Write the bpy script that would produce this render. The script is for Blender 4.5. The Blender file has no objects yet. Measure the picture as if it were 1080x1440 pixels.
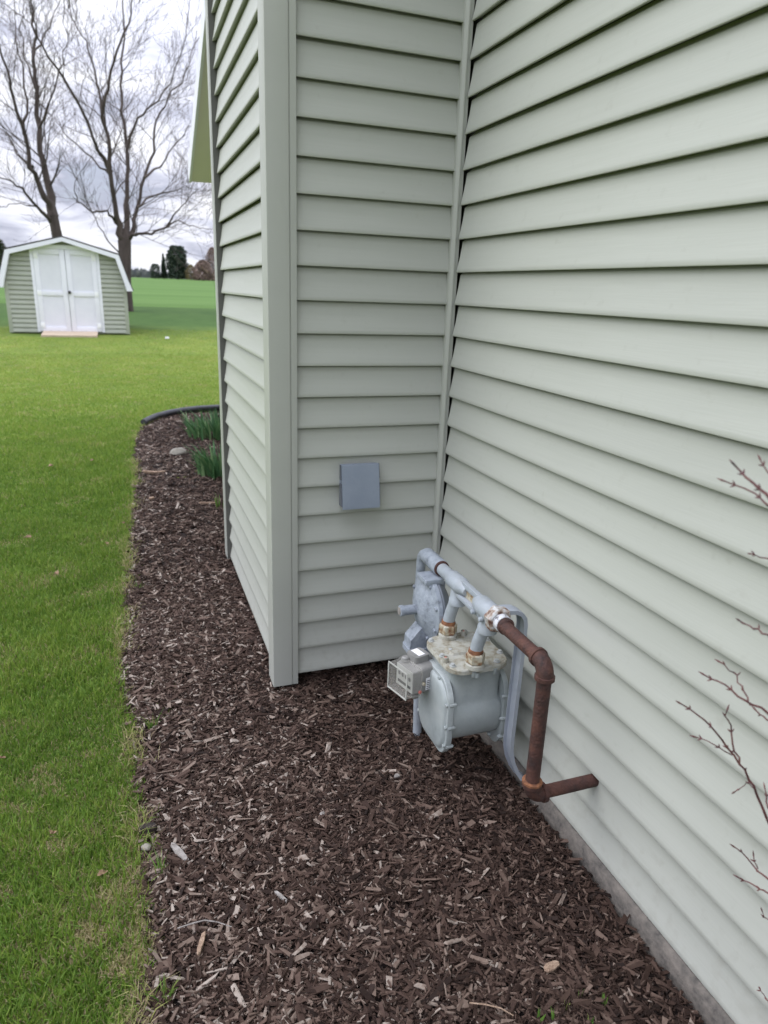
import bpy, bmesh, math, random
import numpy as np
from mathutils import Vector, Matrix, noise
random.seed(11)
rng = np.random.default_rng(7)
S = bpy.context.scene
C = bpy.context.collection
R = math.radians

# ------------------------------------------------------------------ camera
YAW, PITCH, ROLL, FPX = 0.354543, -0.308656, 0.036616, 973.44
CAM = Vector((-1.16373, 0.0, 1.59506))
_cy, _sy, _cp, _sp = math.cos(YAW), math.sin(YAW), math.cos(PITCH), math.sin(PITCH)
FWD = Vector((_sy*_cp, _cy*_cp, _sp))
_r = Vector((_cy, -_sy, 0)); _u = _r.cross(FWD)
RGT = _r*math.cos(ROLL) + _u*math.sin(ROLL)
UPV = -_r*math.sin(ROLL) + _u*math.cos(ROLL)
cd = bpy.data.cameras.new('camera'); cam = bpy.data.objects.new('camera', cd); C.objects.link(cam)
m = Matrix.Identity(4)
for i in range(3):
    m[i][0], m[i][1], m[i][2], m[i][3] = RGT[i], UPV[i], -FWD[i], CAM[i]
cam.matrix_world = m
cd.sensor_fit = 'HORIZONTAL'; cd.sensor_width = 36; cd.lens = 36*FPX/1080
cd.clip_start = 0.02; cd.clip_end = 3000
cd.dof.use_dof = True; cd.dof.focus_distance = 2.15; cd.dof.aperture_fstop = 5.0
S.camera = cam

def at(px, py, ax, val):
    """photo pixel -> the point where its ray meets the plane (axis ax = val)"""
    d = FWD + RGT*((px-540)/FPX) - UPV*((py-720)/FPX)
    t = (val - CAM[ax])/d[ax]
    return CAM + d*t

# ------------------------------------------------------------------ light
SUN_EL, SUN_AZ = R(50), R(-72)         # azimuth from +Y towards +X
w = bpy.data.worlds.new('World'); S.world = w; w.use_nodes = True
nt = w.node_tree; N = nt.nodes; Lk = nt.links; N.clear()
wo = N.new('ShaderNodeOutputWorld'); bg = N.new('ShaderNodeBackground'); bg.inputs[1].default_value = 0.1
sky = N.new('ShaderNodeTexSky'); sky.sky_type = 'NISHITA'; sky.sun_disc = False
sky.sun_elevation = SUN_EL; sky.sun_rotation = SUN_AZ; sky.dust_density = 2.0
tc = N.new('ShaderNodeTexCoord')
sep = N.new('ShaderNodeSeparateXYZ'); Lk.new(tc.outputs['Generated'], sep.inputs[0])
def wmath(op, a, b=None, c=None):
    n = N.new('ShaderNodeMath'); n.operation = op
    for i, v in enumerate((a, b, c)):
        if v is None: continue
        if isinstance(v, (int, float)): n.inputs[i].default_value = v
        else: Lk.new(v, n.inputs[i])
    return n.outputs[0]
zc = wmath('MAXIMUM', sep.outputs[2], 0.0)
den = wmath('ADD', zc, 0.16)
cx_ = wmath('DIVIDE', sep.outputs[0], den); cy_ = wmath('DIVIDE', sep.outputs[1], den)
cmb = N.new('ShaderNodeCombineXYZ'); Lk.new(cx_, cmb.inputs[0]); Lk.new(cy_, cmb.inputs[1])
n1 = N.new('ShaderNodeTexNoise'); n1.inputs['Scale'].default_value = 1.5; n1.inputs['Detail'].default_value = 9
n1.inputs['Roughness'].default_value = 0.58; n1.inputs['Distortion'].default_value = 0.5
Lk.new(cmb.outputs[0], n1.inputs['Vector'])
rp = N.new('ShaderNodeValToRGB'); Lk.new(n1.outputs[0], rp.inputs[0])
e = rp.color_ramp.elements
e[0].position = 0.38; e[0].color = (0.40, 0.42, 0.52, 1)
e[1].position = 0.64; e[1].color = (1.0, 1.01, 1.04, 1)
k = e.new(0.5); k.color = (0.66, 0.68, 0.79, 1)
# overcast sky: zenith shaped brighter than natural overcast, to light the scene
lum = wmath('MULTIPLY_ADD', wmath('POWER', zc, 1.5), 14.5, 4.8)
vm = N.new('ShaderNodeVectorMath'); vm.operation = 'SCALE'
Lk.new(rp.outputs[0], vm.inputs[0]); Lk.new(lum, vm.inputs['Scale'])
cov = N.new('ShaderNodeValToRGB'); Lk.new(n1.outputs[0], cov.inputs[0])
cov.color_ramp.elements[0].position = 0.30; cov.color_ramp.elements[0].color = (0.82, 0.82, 0.82, 1)
cov.color_ramp.elements[1].position = 0.40; cov.color_ramp.elements[1].color = (1, 1, 1, 1)
mx = N.new('ShaderNodeMixRGB'); Lk.new(cov.outputs[0], mx.inputs[0]); Lk.new(sky.outputs[0], mx.inputs[1]); Lk.new(vm.outputs[0], mx.inputs[2])
Lk.new(mx.outputs[0], bg.inputs[0]); Lk.new(bg.outputs[0], wo.inputs[0])

sd = bpy.data.lights.new('sun', 'SUN'); sd.energy = 0.55; sd.angle = R(50); sd.color = (1.0, 0.99, 0.985)
sun = bpy.data.objects.new('sun', sd); C.objects.link(sun)
sdir = Vector((math.sin(SUN_AZ)*math.cos(SUN_EL), math.cos(SUN_AZ)*math.cos(SUN_EL), math.sin(SUN_EL)))
sun.rotation_euler = sdir.to_track_quat('Z', 'Y').to_euler(); sun.location = (30, 5, 30)
vs = S.view_settings; vs.view_transform = 'Standard'; vs.look = 'None'; vs.gamma = 1; vs.exposure = 1.30
vs.use_curve_mapping = False

# ------------------------------------------------------------------ materials
def ramp(nodes, stops):
    n = nodes.new('ShaderNodeValToRGB'); els = n.color_ramp.elements
    while len(els) < len(stops): els.new(0.5)
    for el, (p, c) in zip(els, stops):
        el.position = p; el.color = (*c, 1)
    return n
def mat(name, c1, c2=None, scale=8, rough=0.6, bump=0.0, bscale=60, detail=4, spec=0.5, metal=0.0, lo=0.35, hi=0.65, stretch=None, stops=None, coat=0):
    M_ = bpy.data.materials.new(name); M_.use_nodes = True
    n = M_.node_tree.nodes; l = M_.node_tree.links; b = n['Principled BSDF']
    b.inputs['Roughness'].default_value = rough; b.inputs['Metallic'].default_value = metal
    b.inputs['Specular IOR Level'].default_value = spec
    t = n.new('ShaderNodeTexCoord'); mp = n.new('ShaderNodeMapping'); l.new(t.outputs['Object'], mp.inputs[0])
    if stretch: mp.inputs['Scale'].default_value = stretch
    if c2 is not None or stops:
        nz = n.new('ShaderNodeTexNoise'); nz.inputs['Scale'].default_value = scale; nz.inputs['Detail'].default_value = detail
        nz.inputs['Roughness'].default_value = 0.62
        l.new(mp.outputs[0], nz.inputs['Vector'])
        r_ = ramp(n, stops if stops else [(lo, c1), (hi, c2)])
        l.new(nz.outputs[0], r_.inputs[0]); l.new(r_.outputs[0], b.inputs['Base Color'])
    else:
        b.inputs['Base Color'].default_value = (*c1, 1)
    if bump:
        nb = n.new('ShaderNodeTexNoise'); nb.inputs['Scale'].default_value = bscale; nb.inputs['Detail'].default_value = 5
        l.new(mp.outputs[0], nb.inputs['Vector'])
        bp = n.new('ShaderNodeBump'); bp.inputs['Strength'].default_value = bump; bp.inputs['Distance'].default_value = 0.01
        l.new(nb.outputs[0], bp.inputs['Height']); l.new(bp.outputs[0], b.inputs['Normal'])
    return M_
def attr_mat(name, stops, rough=0.7, spec=0.3, trans=0.0, nscale=0, namt=0.0):
    """colour from the per-piece 'tint' value"""
    M_ = bpy.data.materials.new(name); M_.use_nodes = True
    n = M_.node_tree.nodes; l = M_.node_tree.links; b = n['Principled BSDF']
    b.inputs['Roughness'].default_value = rough; b.inputs['Specular IOR Level'].default_value = spec
    a = n.new('ShaderNodeAttribute'); a.attribute_name = 'tint'
    r_ = ramp(n, stops)
    src = a.outputs['Fac']
    if nscale:
        t = n.new('ShaderNodeTexCoord'); nz = n.new('ShaderNodeTexNoise'); nz.inputs['Scale'].default_value = nscale; nz.inputs['Detail'].default_value = 4
        l.new(t.outputs['Object'], nz.inputs['Vector'])
        ma = n.new('ShaderNodeMath'); ma.operation = 'MULTIPLY_ADD'; ma.inputs[1].default_value = namt
        l.new(nz.outputs[0], ma.inputs[0]); l.new(src, ma.inputs[2])
        mb = n.new('ShaderNodeMath'); mb.operation = 'SUBTRACT'; mb.inputs[1].default_value = namt*0.5
        l.new(ma.outputs[0], mb.inputs[0]); src = mb.outputs[0]
    l.new(src, r_.inputs[0]); l.new(r_.outputs[0], b.inputs['Base Color'])
    if trans:
        tr = n.new('ShaderNodeBsdfTranslucent'); l.new(r_.outputs[0], tr.inputs[0])
        ms = n.new('ShaderNodeMixShader'); ms.inputs[0].default_value = trans
        l.new(b.outputs[0], ms.inputs[1]); l.new(tr.outputs[0], ms.inputs[2])
        l.new(ms.outputs[0], n['Material Output'].inputs[0])
    return M_
M = {}
def siding_material():
    M_ = mat('sage_vinyl', (0.408, 0.420, 0.380), (0.426, 0.438, 0.398), 2.2, 0.45, 0.05, 8, spec=0.4, stretch=(1, 1, 25))
    n = M_.node_tree.nodes; l = M_.node_tree.links; b = n['Principled BSDF']
    src = b.inputs['Base Color'].links[0].from_socket
    oi = n.new('ShaderNodeObjectInfo'); mr = n.new('ShaderNodeMapRange'); mr.inputs[3].default_value = 0.965; mr.inputs[4].default_value = 1.03
    l.new(oi.outputs['Random'], mr.inputs[0])
    vm_ = n.new('ShaderNodeVectorMath'); vm_.operation = 'SCALE'; l.new(src, vm_.inputs[0]); l.new(mr.outputs[0], vm_.inputs['Scale'])
    # soil splashed up on the lowest courses, and a few specks everywhere
    g = n.new('ShaderNodeNewGeometry'); sx = n.new('ShaderNodeSeparateXYZ'); l.new(g.outputs['Position'], sx.inputs[0])
    hz = n.new('ShaderNodeMapRange'); hz.inputs[1].default_value = 0.42; hz.inputs[2].default_value = 0.07; hz.inputs[3].default_value = 0.0; hz.inputs[4].default_value = 0.13; l.new(sx.outputs[2], hz.inputs[0])
    nz = n.new('ShaderNodeTexNoise'); nz.inputs['Scale'].default_value = 30; nz.inputs['Detail'].default_value = 7; l.new(g.outputs['Position'], nz.inputs['Vector'])
    ad = n.new('ShaderNodeMath'); ad.operation = 'ADD'; l.new(nz.outputs[0], ad.inputs[0]); l.new(hz.outputs[0], ad.inputs[1])
    fr = n.new('ShaderNodeMapRange'); fr.inputs[1].default_value = 0.62; fr.inputs[2].default_value = 0.80; fr.inputs[3].default_value = 0; fr.inputs[4].default_value = 0.14; l.new(ad.outputs[0], fr.inputs[0])
    mx_ = n.new('ShaderNodeMixRGB'); mx_.inputs[2].default_value = (0.20, 0.17, 0.13, 1); l.new(fr.outputs[0], mx_.inputs[0]); l.new(vm_.outputs[0], mx_.inputs[1])
    l.new(mx_.outputs[0], b.inputs['Base Color']); return M_
M['siding'] = siding_material()
M['trim'] = mat('sage_trim', (0.375, 0.385, 0.350), (0.395, 0.405, 0.368), 3, 0.42, spec=0.4)
M['sheath'] = mat('sheathing', (0.10, 0.10, 0.09))
M['white'] = mat('white_paint', (0.74, 0.745, 0.82), (0.79, 0.795, 0.86), 3, 0.5)
M['soffit'] = mat('soffit_vinyl', (0.72, 0.68, 0.63), (0.75, 0.71, 0.66), 3, 0.5)
M['shingle'] = mat('shingles', (0.045, 0.043, 0.045), (0.09, 0.085, 0.085), 40, 0.9, 0.3)
M['concrete'] = mat('foundation_concrete', None, None, 38, 0.9, 0.55, 55, 8, stops=[(0.28, (0.05, 0.045, 0.042)), (0.42, (0.105, 0.095, 0.085)), (0.60, (0.155, 0.137, 0.12)), (0.78, (0.19, 0.168, 0.147))])
M['vent'] = mat('grey_vent_plastic', (0.225, 0.262, 0.325), (0.25, 0.288, 0.35), 14, 0.42, 0.05, 90)
M['cheek'] = mat('vent_cheek', (0.10, 0.11, 0.135), (0.13, 0.14, 0.165), 14, 0.5)
M['ventdark'] = mat('vent_dark', (0.03, 0.03, 0.035))
M['meter'] = mat('meter_paint', None, None, 9, 0.45, 0.05, 120, 6, stops=[(0.30, (0.25, 0.28, 0.285)), (0.5, (0.325, 0.36, 0.363)), (0.72, (0.385, 0.415, 0.412))])
M['metertop'] = mat('weathered_cover', None, None, 34, 0.8, 0.35, 160, 9, stops=[(0.30, (0.19, 0.16, 0.11)), (0.42, (0.29, 0.27, 0.215)), (0.54, (0.38, 0.375, 0.325)), (0.70, (0.42, 0.42, 0.39))])
M['reg'] = mat('regulator_paint', None, None, 30, 0.5, 0.3, 90, 7, stops=[(0.30, (0.14, 0.155, 0.18)), (0.43, (0.25, 0.28, 0.325)), (0.6, (0.31, 0.345, 0.395)), (0.8, (0.37, 0.40, 0.44))])
M['yoke'] = mat('yoke_paint', None, None, 20, 0.5, 0.15, 120, 6, stops=[(0.27, (0.17, 0.085, 0.05)), (0.33, (0.30, 0.325, 0.345)), (0.55, (0.33, 0.365, 0.405)), (0.8, (0.42, 0.45, 0.48))])
M['strap'] = mat('galvanised_strap', (0.29, 0.32, 0.37), (0.37, 0.40, 0.45), 6, 0.45, 0.05, 60)
M['rust'] = mat('rusty_pipe', None, None, 26, 0.75, 0.4, 140, 8, stops=[(0.32, (0.030, 0.016, 0.015)), (0.5, (0.064, 0.027, 0.021)), (0.66, (0.098, 0.040, 0.028)), (0.8, (0.15, 0.068, 0.042))])
M['rustor'] = mat('orange_rust', None, None, 40, 0.85, 0.4, 140, 8, stops=[(0.35, (0.11, 0.045, 0.025)), (0.55, (0.24, 0.10, 0.045)), (0.75, (0.33, 0.17, 0.08))])
M['nut'] = mat('rusty_brass_nut', None, None, 38, 0.7, 0.35, 140, 8, stops=[(0.36, (0.15, 0.06, 0.03)), (0.45, (0.28, 0.20, 0.12)), (0.55, (0.42, 0.38, 0.29)), (0.7, (0.50, 0.49, 0.44))])
M['unut'] = mat('union_nut', None, None, 34, 0.7, 0.35, 140, 8, stops=[(0.42, (0.11, 0.045, 0.03)), (0.50, (0.34, 0.27, 0.22)), (0.60, (0.52, 0.53, 0.54)), (0.8, (0.56, 0.57, 0.58))])
M['tape'] = mat('thread_tape', None, None, 60, 0.5, 0.2, 160, 5, stops=[(0.38, (0.12, 0.11, 0.12)), (0.46, (0.55, 0.56, 0.60)), (0.7, (0.68, 0.69, 0.72))])
M['idx'] = mat('index_plastic', (0.20, 0.198, 0.19), (0.26, 0.255, 0.245), 16, 0.4, 0.05, 80)
M['dial'] = mat('dial_face', (0.38, 0.38, 0.35), (0.46, 0.46, 0.43), 10, 0.6)
M['black'] = mat('black_print', (0.03, 0.03, 0.03))
M['paper'] = mat('label_paper', (0.80, 0.81, 0.83), (0.86, 0.86, 0.88), 20, 0.7)
M['red'] = mat('red_seal', (0.55, 0.16, 0.13))
M['steel'] = mat('bolt_steel', (0.32, 0.34, 0.34), (0.45, 0.46, 0.45), 80, 0.5)
M['rubber'] = mat('edging_plastic', (0.022, 0.023, 0.028), (0.045, 0.046, 0.055), 8, 0.5)
M['ramp'] = mat('ramp_wood', (0.42, 0.33, 0.24), (0.52, 0.42, 0.32), 3, 0.85, 0.2, 30, stretch=(1, 8, 8))
M['shedsiding'] = mat('shed_vinyl', (0.33, 0.35, 0.29), (0.36, 0.38, 0.32), 3, 0.5)
M['bark'] = mat('tree_bark', (0.042, 0.031, 0.027), (0.090, 0.069, 0.060), 6, 0.9, 0.6, 25, 6, stretch=(1, 1, 0.25))
M['twig'] = mat('tree_twig', (0.045, 0.033, 0.029), (0.085, 0.064, 0.056), 3, 0.9)
M['redtwig'] = mat('red_twig', None, None, 45, 0.5, 0.2, 150, 5, stops=[(0.35, (0.035, 0.014, 0.016)), (0.5, (0.105, 0.028, 0.032)), (0.7, (0.19, 0.075, 0.065))])
M['stone'] = mat('pale_stone', (0.20, 0.185, 0.155), (0.31, 0.29, 0.25), 14, 0.9, 0.4, 60)
M['palechip'] = mat('weathered_chip', None, None, 24, 0.85, 0.5, 120, 8, stops=[(0.3, (0.13, 0.11, 0.10)), (0.5, (0.29, 0.265, 0.245)), (0.7, (0.42, 0.39, 0.37))], stretch=(1, 5, 5))
M['tanchip'] = mat('tan_chip', None, None, 24, 0.85, 0.5, 120, 8, stops=[(0.3, (0.15, 0.09, 0.06)), (0.5, (0.34, 0.235, 0.165)), (0.7, (0.46, 0.34, 0.25))], stretch=(1, 5, 5))
M['darkchip'] = mat('dark_chip', (0.018, 0.013, 0.012), (0.05, 0.036, 0.031), 24, 0.9, 0.5, 80)
M['leaf'] = mat('dry_leaf', (0.15, 0.092, 0.05), (0.27, 0.18, 0.105), 40, 0.8)
M['soil'] = mat('bark_soil', None, None, 45, 0.95, 0.8, 70, 8, stops=[(0.3, (0.012, 0.008, 0.007)), (0.55, (0.032, 0.022, 0.019)), (0.75, (0.075, 0.054, 0.046))])
M['irisleaf'] = attr_mat('iris_leaf', [(0, (0.040, 0.105, 0.040)), (0.5, (0.075, 0.175, 0.065)), (1, (0.16, 0.25, 0.11))], 0.5, 0.4, 0.2)
M['shoot'] = attr_mat('shoot_leaf', [(0, (0.07, 0.17, 0.03)), (0.6, (0.15, 0.28, 0.05)), (1, (0.30, 0.33, 0.10))], 0.5, 0.4, 0.25)
M['needle'] = attr_mat('conifer_needles', [(0, (0.022, 0.034, 0.024)), (0.6, (0.038, 0.058, 0.038)), (1, (0.068, 0.085, 0.050))], 0.8, 0.2)  # needles lightened: distance haze is put into their colour
M['needle2'] = attr_mat('conifer_needles_olive', [(0, (0.02, 0.03, 0.016)), (0.6, (0.042, 0.055, 0.026)), (1, (0.085, 0.085, 0.035))], 0.8, 0.2)
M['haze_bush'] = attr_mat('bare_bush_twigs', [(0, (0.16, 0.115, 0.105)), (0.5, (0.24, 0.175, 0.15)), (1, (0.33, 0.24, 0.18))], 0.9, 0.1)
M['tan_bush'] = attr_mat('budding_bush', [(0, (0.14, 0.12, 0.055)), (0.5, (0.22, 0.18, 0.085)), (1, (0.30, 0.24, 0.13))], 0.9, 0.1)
M['grass'] = attr_mat('lawn_blade', [(0.0, (0.074, 0.152, 0.022)), (0.35, (0.162, 0.275, 0.042)), (0.62, (0.262, 0.362, 0.058)), (0.80, (0.34, 0.36, 0.11)), (0.90, (0.40, 0.33, 0.19)), (1.0, (0.52, 0.42, 0.27))], 0.55, 0.35, 0.38)
M['mulch'] = attr_mat('mulch_chip', [(0.0, (0.011, 0.006, 0.0045)), (0.40, (0.040, 0.0225, 0.0165)), (0.66, (0.088, 0.056, 0.043)), (0.82, (0.148, 0.105, 0.083)), (0.93, (0.215, 0.165, 0.135)), (1.0, (0.34, 0.29, 0.25))], 0.8, 0.25, 0, 90, 0.28)

# ------------------------------------------------------------------ mesh helpers
class MB:
    def __init__(s): s.v = []; s.f = []; s.t = []
    def add(s, vs_, fs, tint=0.0):
        o = len(s.v); s.v += [tuple(x) for x in vs_]; s.f += [tuple(i+o for i in f) for f in fs]; s.t += [tint]*len(vs_); return s
    def box(s, x0, x1, y0, y1, z0, z1, bev=0.0):
        if bev <= 0:
            v = [(x, y, z) for z in (z0, z1) for y in (y0, y1) for x in (x0, x1)]
            return s.add(v, [(0, 2, 3, 1), (4, 5, 7, 6), (0, 1, 5, 4), (2, 6, 7, 3), (0, 4, 6, 2), (1, 3, 7, 5)])
        bm = bmesh.new(); bmesh.ops.create_cube(bm, size=1)
        for q in bm.verts: q.co = Vector(((x0+x1)/2+q.co.x*(x1-x0), (y0+y1)/2+q.co.y*(y1-y0), (z0+z1)/2+q.co.z*(z1-z0)))
        bmesh.ops.bevel(bm, geom=bm.edges[:], offset=bev, segments=2, affect='EDGES', profile=0.6)
        return s.bm(bm)
    def bm(s, bm):
        bm.verts.ensure_lookup_table(); bm.verts.index_update()
        s.add([q.co[:] for q in bm.verts], [[q.index for q in f.verts] for f in bm.faces]); bm.free(); return s
    def tube(s, pts, rad, n=12, caps=True, tint=0.0):
        pts = [Vector(p) for p in pts]; rs = rad if isinstance(rad, (list, tuple)) else [rad]*len(pts)
        vv = []; ff = []; prev = None
        for i, p in enumerate(pts):
            a = pts[max(i-1, 0)]; b = pts[min(i+1, len(pts)-1)]; d = (b-a)
            d = d.normalized() if d.length > 1e-9 else Vector((0, 0, 1))
            if prev is None:
                ref = Vector((0, 0, 1)) if abs(d.z) < .9 else Vector((1, 0, 0)); x = d.cross(ref).normalized()
            else:
                x = (prev - d*prev.dot(d)); x = x.normalized() if x.length > 1e-6 else d.orthogonal().normalized()
            prev = x; y = d.cross(x)
            for k in range(n):
                a_ = 2*math.pi*k/n; vv.append(p + (x*math.cos(a_)+y*math.sin(a_))*rs[i])
        for i in range(len(pts)-1):
            for k in range(n):
                k2 = (k+1) % n; ff.append((i*n+k, i*n+k2, (i+1)*n+k2, (i+1)*n+k))
        if caps:
            ff.append(tuple(range(n-1, -1, -1))); ff.append(tuple((len(pts)-1)*n+k for k in range(n)))
        return s.add(vv, ff, tint)
    def lathe(s, c, axis, prof, n=32):
        """prof: list of (distance along axis, radius)"""
        c = Vector(c); ax = Vector(axis).normalized(); x = ax.orthogonal().normalized(); y = ax.cross(x)
        vv = []; ff = []
        for (d, r) in prof:
            for k in range(n):
                a_ = 2*math.pi*k/n; vv.append(c+ax*d+(x*math.cos(a_)+y*math.sin(a_))*max(r, 1e-5))
        for i in range(len(prof)-1):
            for k in range(n):
                k2 = (k+1) % n; ff.append((i*n+k, i*n+k2, (i+1)*n+k2, (i+1)*n+k))
        ff.append(tuple(range(n-1, -1, -1))); ff.append(tuple((len(prof)-1)*n+k for k in range(n)))
        return s.add(vv, ff)
    def loft(s, rings, caps=True):
        n = len(rings[0]); vv = [p for r_ in rings for p in r_]; ff = []
        for i in range(len(rings)-1):
            for k in range(n):
                k2 = (k+1) % n; ff.append((i*n+k, i*n+k2, (i+1)*n+k2, (i+1)*n+k))
        if caps:
            ff.append(tuple(range(n-1, -1, -1))); ff.append(tuple((len(rings)-1)*n+k for k in range(n)))
        return s.add(vv, ff)
    def build(s, name, m_, parent=None, smooth=35, tint=False, local=None):
        me = bpy.data.meshes.new(name); vv = s.v
        if local is not None: vv = [(a-local[0], b-local[1], c-local[2]) for a, b, c in vv]
        me.from_pydata(vv, [], s.f); me.update()
        bm = bmesh.new(); bm.from_mesh(me); bmesh.ops.recalc_face_normals(bm, faces=bm.faces); bm.to_mesh(me); bm.free()
        if smooth:
            me.shade_smooth()
            me.set_sharp_from_angle(angle=R(smooth))
        if tint:
            a = me.attributes.new('tint', 'FLOAT', 'POINT'); a.data.foreach_set('value', s.t)
        me.materials.append(M[m_] if isinstance(m_, str) else m_)
        o = bpy.data.objects.new(name, me); C.objects.link(o)
        if parent is not None: o.parent = parent; o.matrix_parent_inverse = Matrix.Identity(4)
        if local is not None: o.location = local
        if parent is not None:
            # meshes are written in world coordinates: undo the parents' offset
            off = Vector((0, 0, 0)); q = parent
            while q is not None: off += q.location; q = q.parent
            o.location = Vector(o.location) - off
        return o
def tag(o, label=None, cat=None, group=None, kind=None):
    if label: o['label'] = label
    if cat: o['category'] = cat
    if group: o['group'] = group
    if kind: o['kind'] = kind
    return o
def empty(name, loc, label=None, cat=None, group=None):
    o = bpy.data.objects.new(name, None); C.objects.link(o); o.location = loc; o.empty_display_size = 0.1
    return tag(o, label, cat, group)
def rrect(cx, cy, hx, hy, r, n=6):
    out = []
    for (sx, sy, a0) in ((1, 1, 0), (-1, 1, 90), (-1, -1, 180), (1, -1, 270)):
        for i in range(n+1):
            a = R(a0+90*i/n); out.append((cx+sx*(hx-r)+r*math.cos(a), cy+sy*(hy-r)+r*math.sin(a)))
    return out
def np_mesh(name, V, F, tint, m_, smooth=False):
    """big meshes from arrays; F is (n,k)"""
    me = bpy.data.meshes.new(name); k = F.shape[1]
    me.vertices.add(len(V)); me.vertices.foreach_set('co', V.astype(np.float32).ravel())
    me.loops.add(F.size); me.loops.foreach_set('vertex_index', F.astype(np.int32).ravel())
    me.polygons.add(len(F)); me.polygons.foreach_set('loop_start', (np.arange(len(F))*k).astype(np.int32))
    me.polygons.foreach_set('loop_total', np.full(len(F), k, np.int32))
    me.polygons.foreach_set('use_smooth', np.full(len(F), smooth, bool))
    me.update(calc_edges=True); me.validate()
    if tint is not None:
        a = me.attributes.new('tint', 'FLOAT', 'POINT'); a.data.foreach_set('value', tint.astype(np.float32))
    me.materials.append(M[m_] if isinstance(m_, str) else m_)
    o = bpy.data.objects.new(name, me); C.objects.link(o); return o

# ------------------------------------------------------------------ terrain
def gz(y):
    ys = [-60, 9, 14, 20, 30, 60, 100, 170, 260, 500]
    zs = [0, 0, 0.07, 0.27, 0.66, 1.25, 1.75, 2.55, 2.4, -4]
    return float(np.interp(y, ys, zs))
EDGE_Y = [-3, 0.6, 1.24, 1.31, 1.43, 1.62, 1.81, 2.04, 2.235, 2.357, 2.6, 2.85, 3.27, 3.8, 4.5, 5.9, 6.96, 8.0, 8.4, 8.75, 9.05, 9.25, 9.35]
EDGE_X = [-1.30, -1.27, -1.245, -1.235, -1.205, -1.22, -1.22, -1.225, -1.235, -1.22, -1.27, -1.27, -1.262, -1.25, -1.232, -1.165, -1.175, -1.12, -1.04, -0.92, -0.72, -0.42, 0.0]
def edge_x(y): return np.interp(y, EDGE_Y, EDGE_X)

def lawn_material():
    M_ = bpy.data.materials.new('lawn_ground'); M_.use_nodes = True
    n = M_.node_tree.nodes; l = M_.node_tree.links; b = n['Principled BSDF']; b.inputs['Roughness'].default_value = 0.9; b.inputs['Specular IOR Level'].default_value = 0.15
    t = n.new('ShaderNodeTexCoord')
    mp = n.new('ShaderNodeMapping'); mp.inputs['Scale'].default_value = (1, 0.7, 1); l.new(t.outputs['Object'], mp.inputs[0])
    a = n.new('ShaderNodeTexNoise'); a.inputs['Scale'].default_value = 1.3; a.inputs['Detail'].default_value = 8; a.inputs['Roughness'].default_value = 0.7
    l.new(mp.outputs[0], a.inputs['Vector'])
    r1 = ramp(n, [(0.3, (0.080, 0.130, 0.024)), (0.5, (0.130, 0.182, 0.032)), (0.7, (0.185, 0.215, 0.046))]); l.new(a.outputs[0], r1.inputs[0])
    # darker green strip under the trees, between lawn and field
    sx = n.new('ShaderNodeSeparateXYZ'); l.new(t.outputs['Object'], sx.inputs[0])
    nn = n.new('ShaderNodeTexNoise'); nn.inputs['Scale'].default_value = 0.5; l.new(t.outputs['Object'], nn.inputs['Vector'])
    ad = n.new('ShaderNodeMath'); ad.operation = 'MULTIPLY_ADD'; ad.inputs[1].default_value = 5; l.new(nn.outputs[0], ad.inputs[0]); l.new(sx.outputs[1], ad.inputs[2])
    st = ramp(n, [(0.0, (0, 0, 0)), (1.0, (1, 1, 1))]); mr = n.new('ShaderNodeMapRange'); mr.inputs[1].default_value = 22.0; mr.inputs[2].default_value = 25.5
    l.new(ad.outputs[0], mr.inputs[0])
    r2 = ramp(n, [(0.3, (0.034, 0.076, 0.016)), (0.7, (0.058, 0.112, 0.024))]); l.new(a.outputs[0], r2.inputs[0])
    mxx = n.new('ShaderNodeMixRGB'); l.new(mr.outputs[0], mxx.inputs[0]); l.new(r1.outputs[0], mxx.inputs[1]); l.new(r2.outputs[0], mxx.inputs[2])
    # thatch close to the bed
    l.new(mxx.outputs[0], b.inputs['Base Color'])
    nb = n.new('ShaderNodeTexNoise'); nb.inputs['Scale'].default_value = 25; nb.inputs['Detail'].default_value = 6; l.new(t.outputs['Object'], nb.inputs['Vector'])
    bp = n.new('ShaderNodeBump'); bp.inputs['Strength'].default_value = 0.5; bp.inputs['Distance'].default_value = 0.02
    l.new(nb.outputs[0], bp.inputs['Height']); l.new(bp.outputs[0], b.inputs['Normal'])
    return M_
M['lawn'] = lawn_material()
M['field'] = mat('field_crop', None, None, 0.35, 0.9, 0.5, 3, 8, spec=0.1, stops=[(0.3, (0.062, 0.124, 0.028)), (0.5, (0.080, 0.150, 0.037)), (0.7, (0.102, 0.175, 0.048))], stretch=(0.25, 1.0, 1))
ys = np.concatenate([np.linspace(-40, 0, 9), np.linspace(1, 34, 67)])
mb = MB(); xs = np.linspace(-60, 60, 31)
def sheet(ys_, xs_, dz=0):
    vv = [(x, y, gz(y)+(dz if dz < 0 or y > ys_[0] else -0.2)) for y in ys_ for x in xs_]; nx = len(xs_)
    ff = [(j*nx+i, j*nx+i+1, (j+1)*nx+i+1, (j+1)*nx+i) for j in range(len(ys_)-1) for i in range(nx-1)]
    return MB().add(vv, ff)
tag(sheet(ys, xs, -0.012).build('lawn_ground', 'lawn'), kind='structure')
tag(sheet(np.concatenate([np.linspace(29.2, 60, 20), np.linspace(64, 500, 60)]), np.linspace(-450, 450, 41), 0.03).build('field', 'field'), kind='structure')

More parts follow.
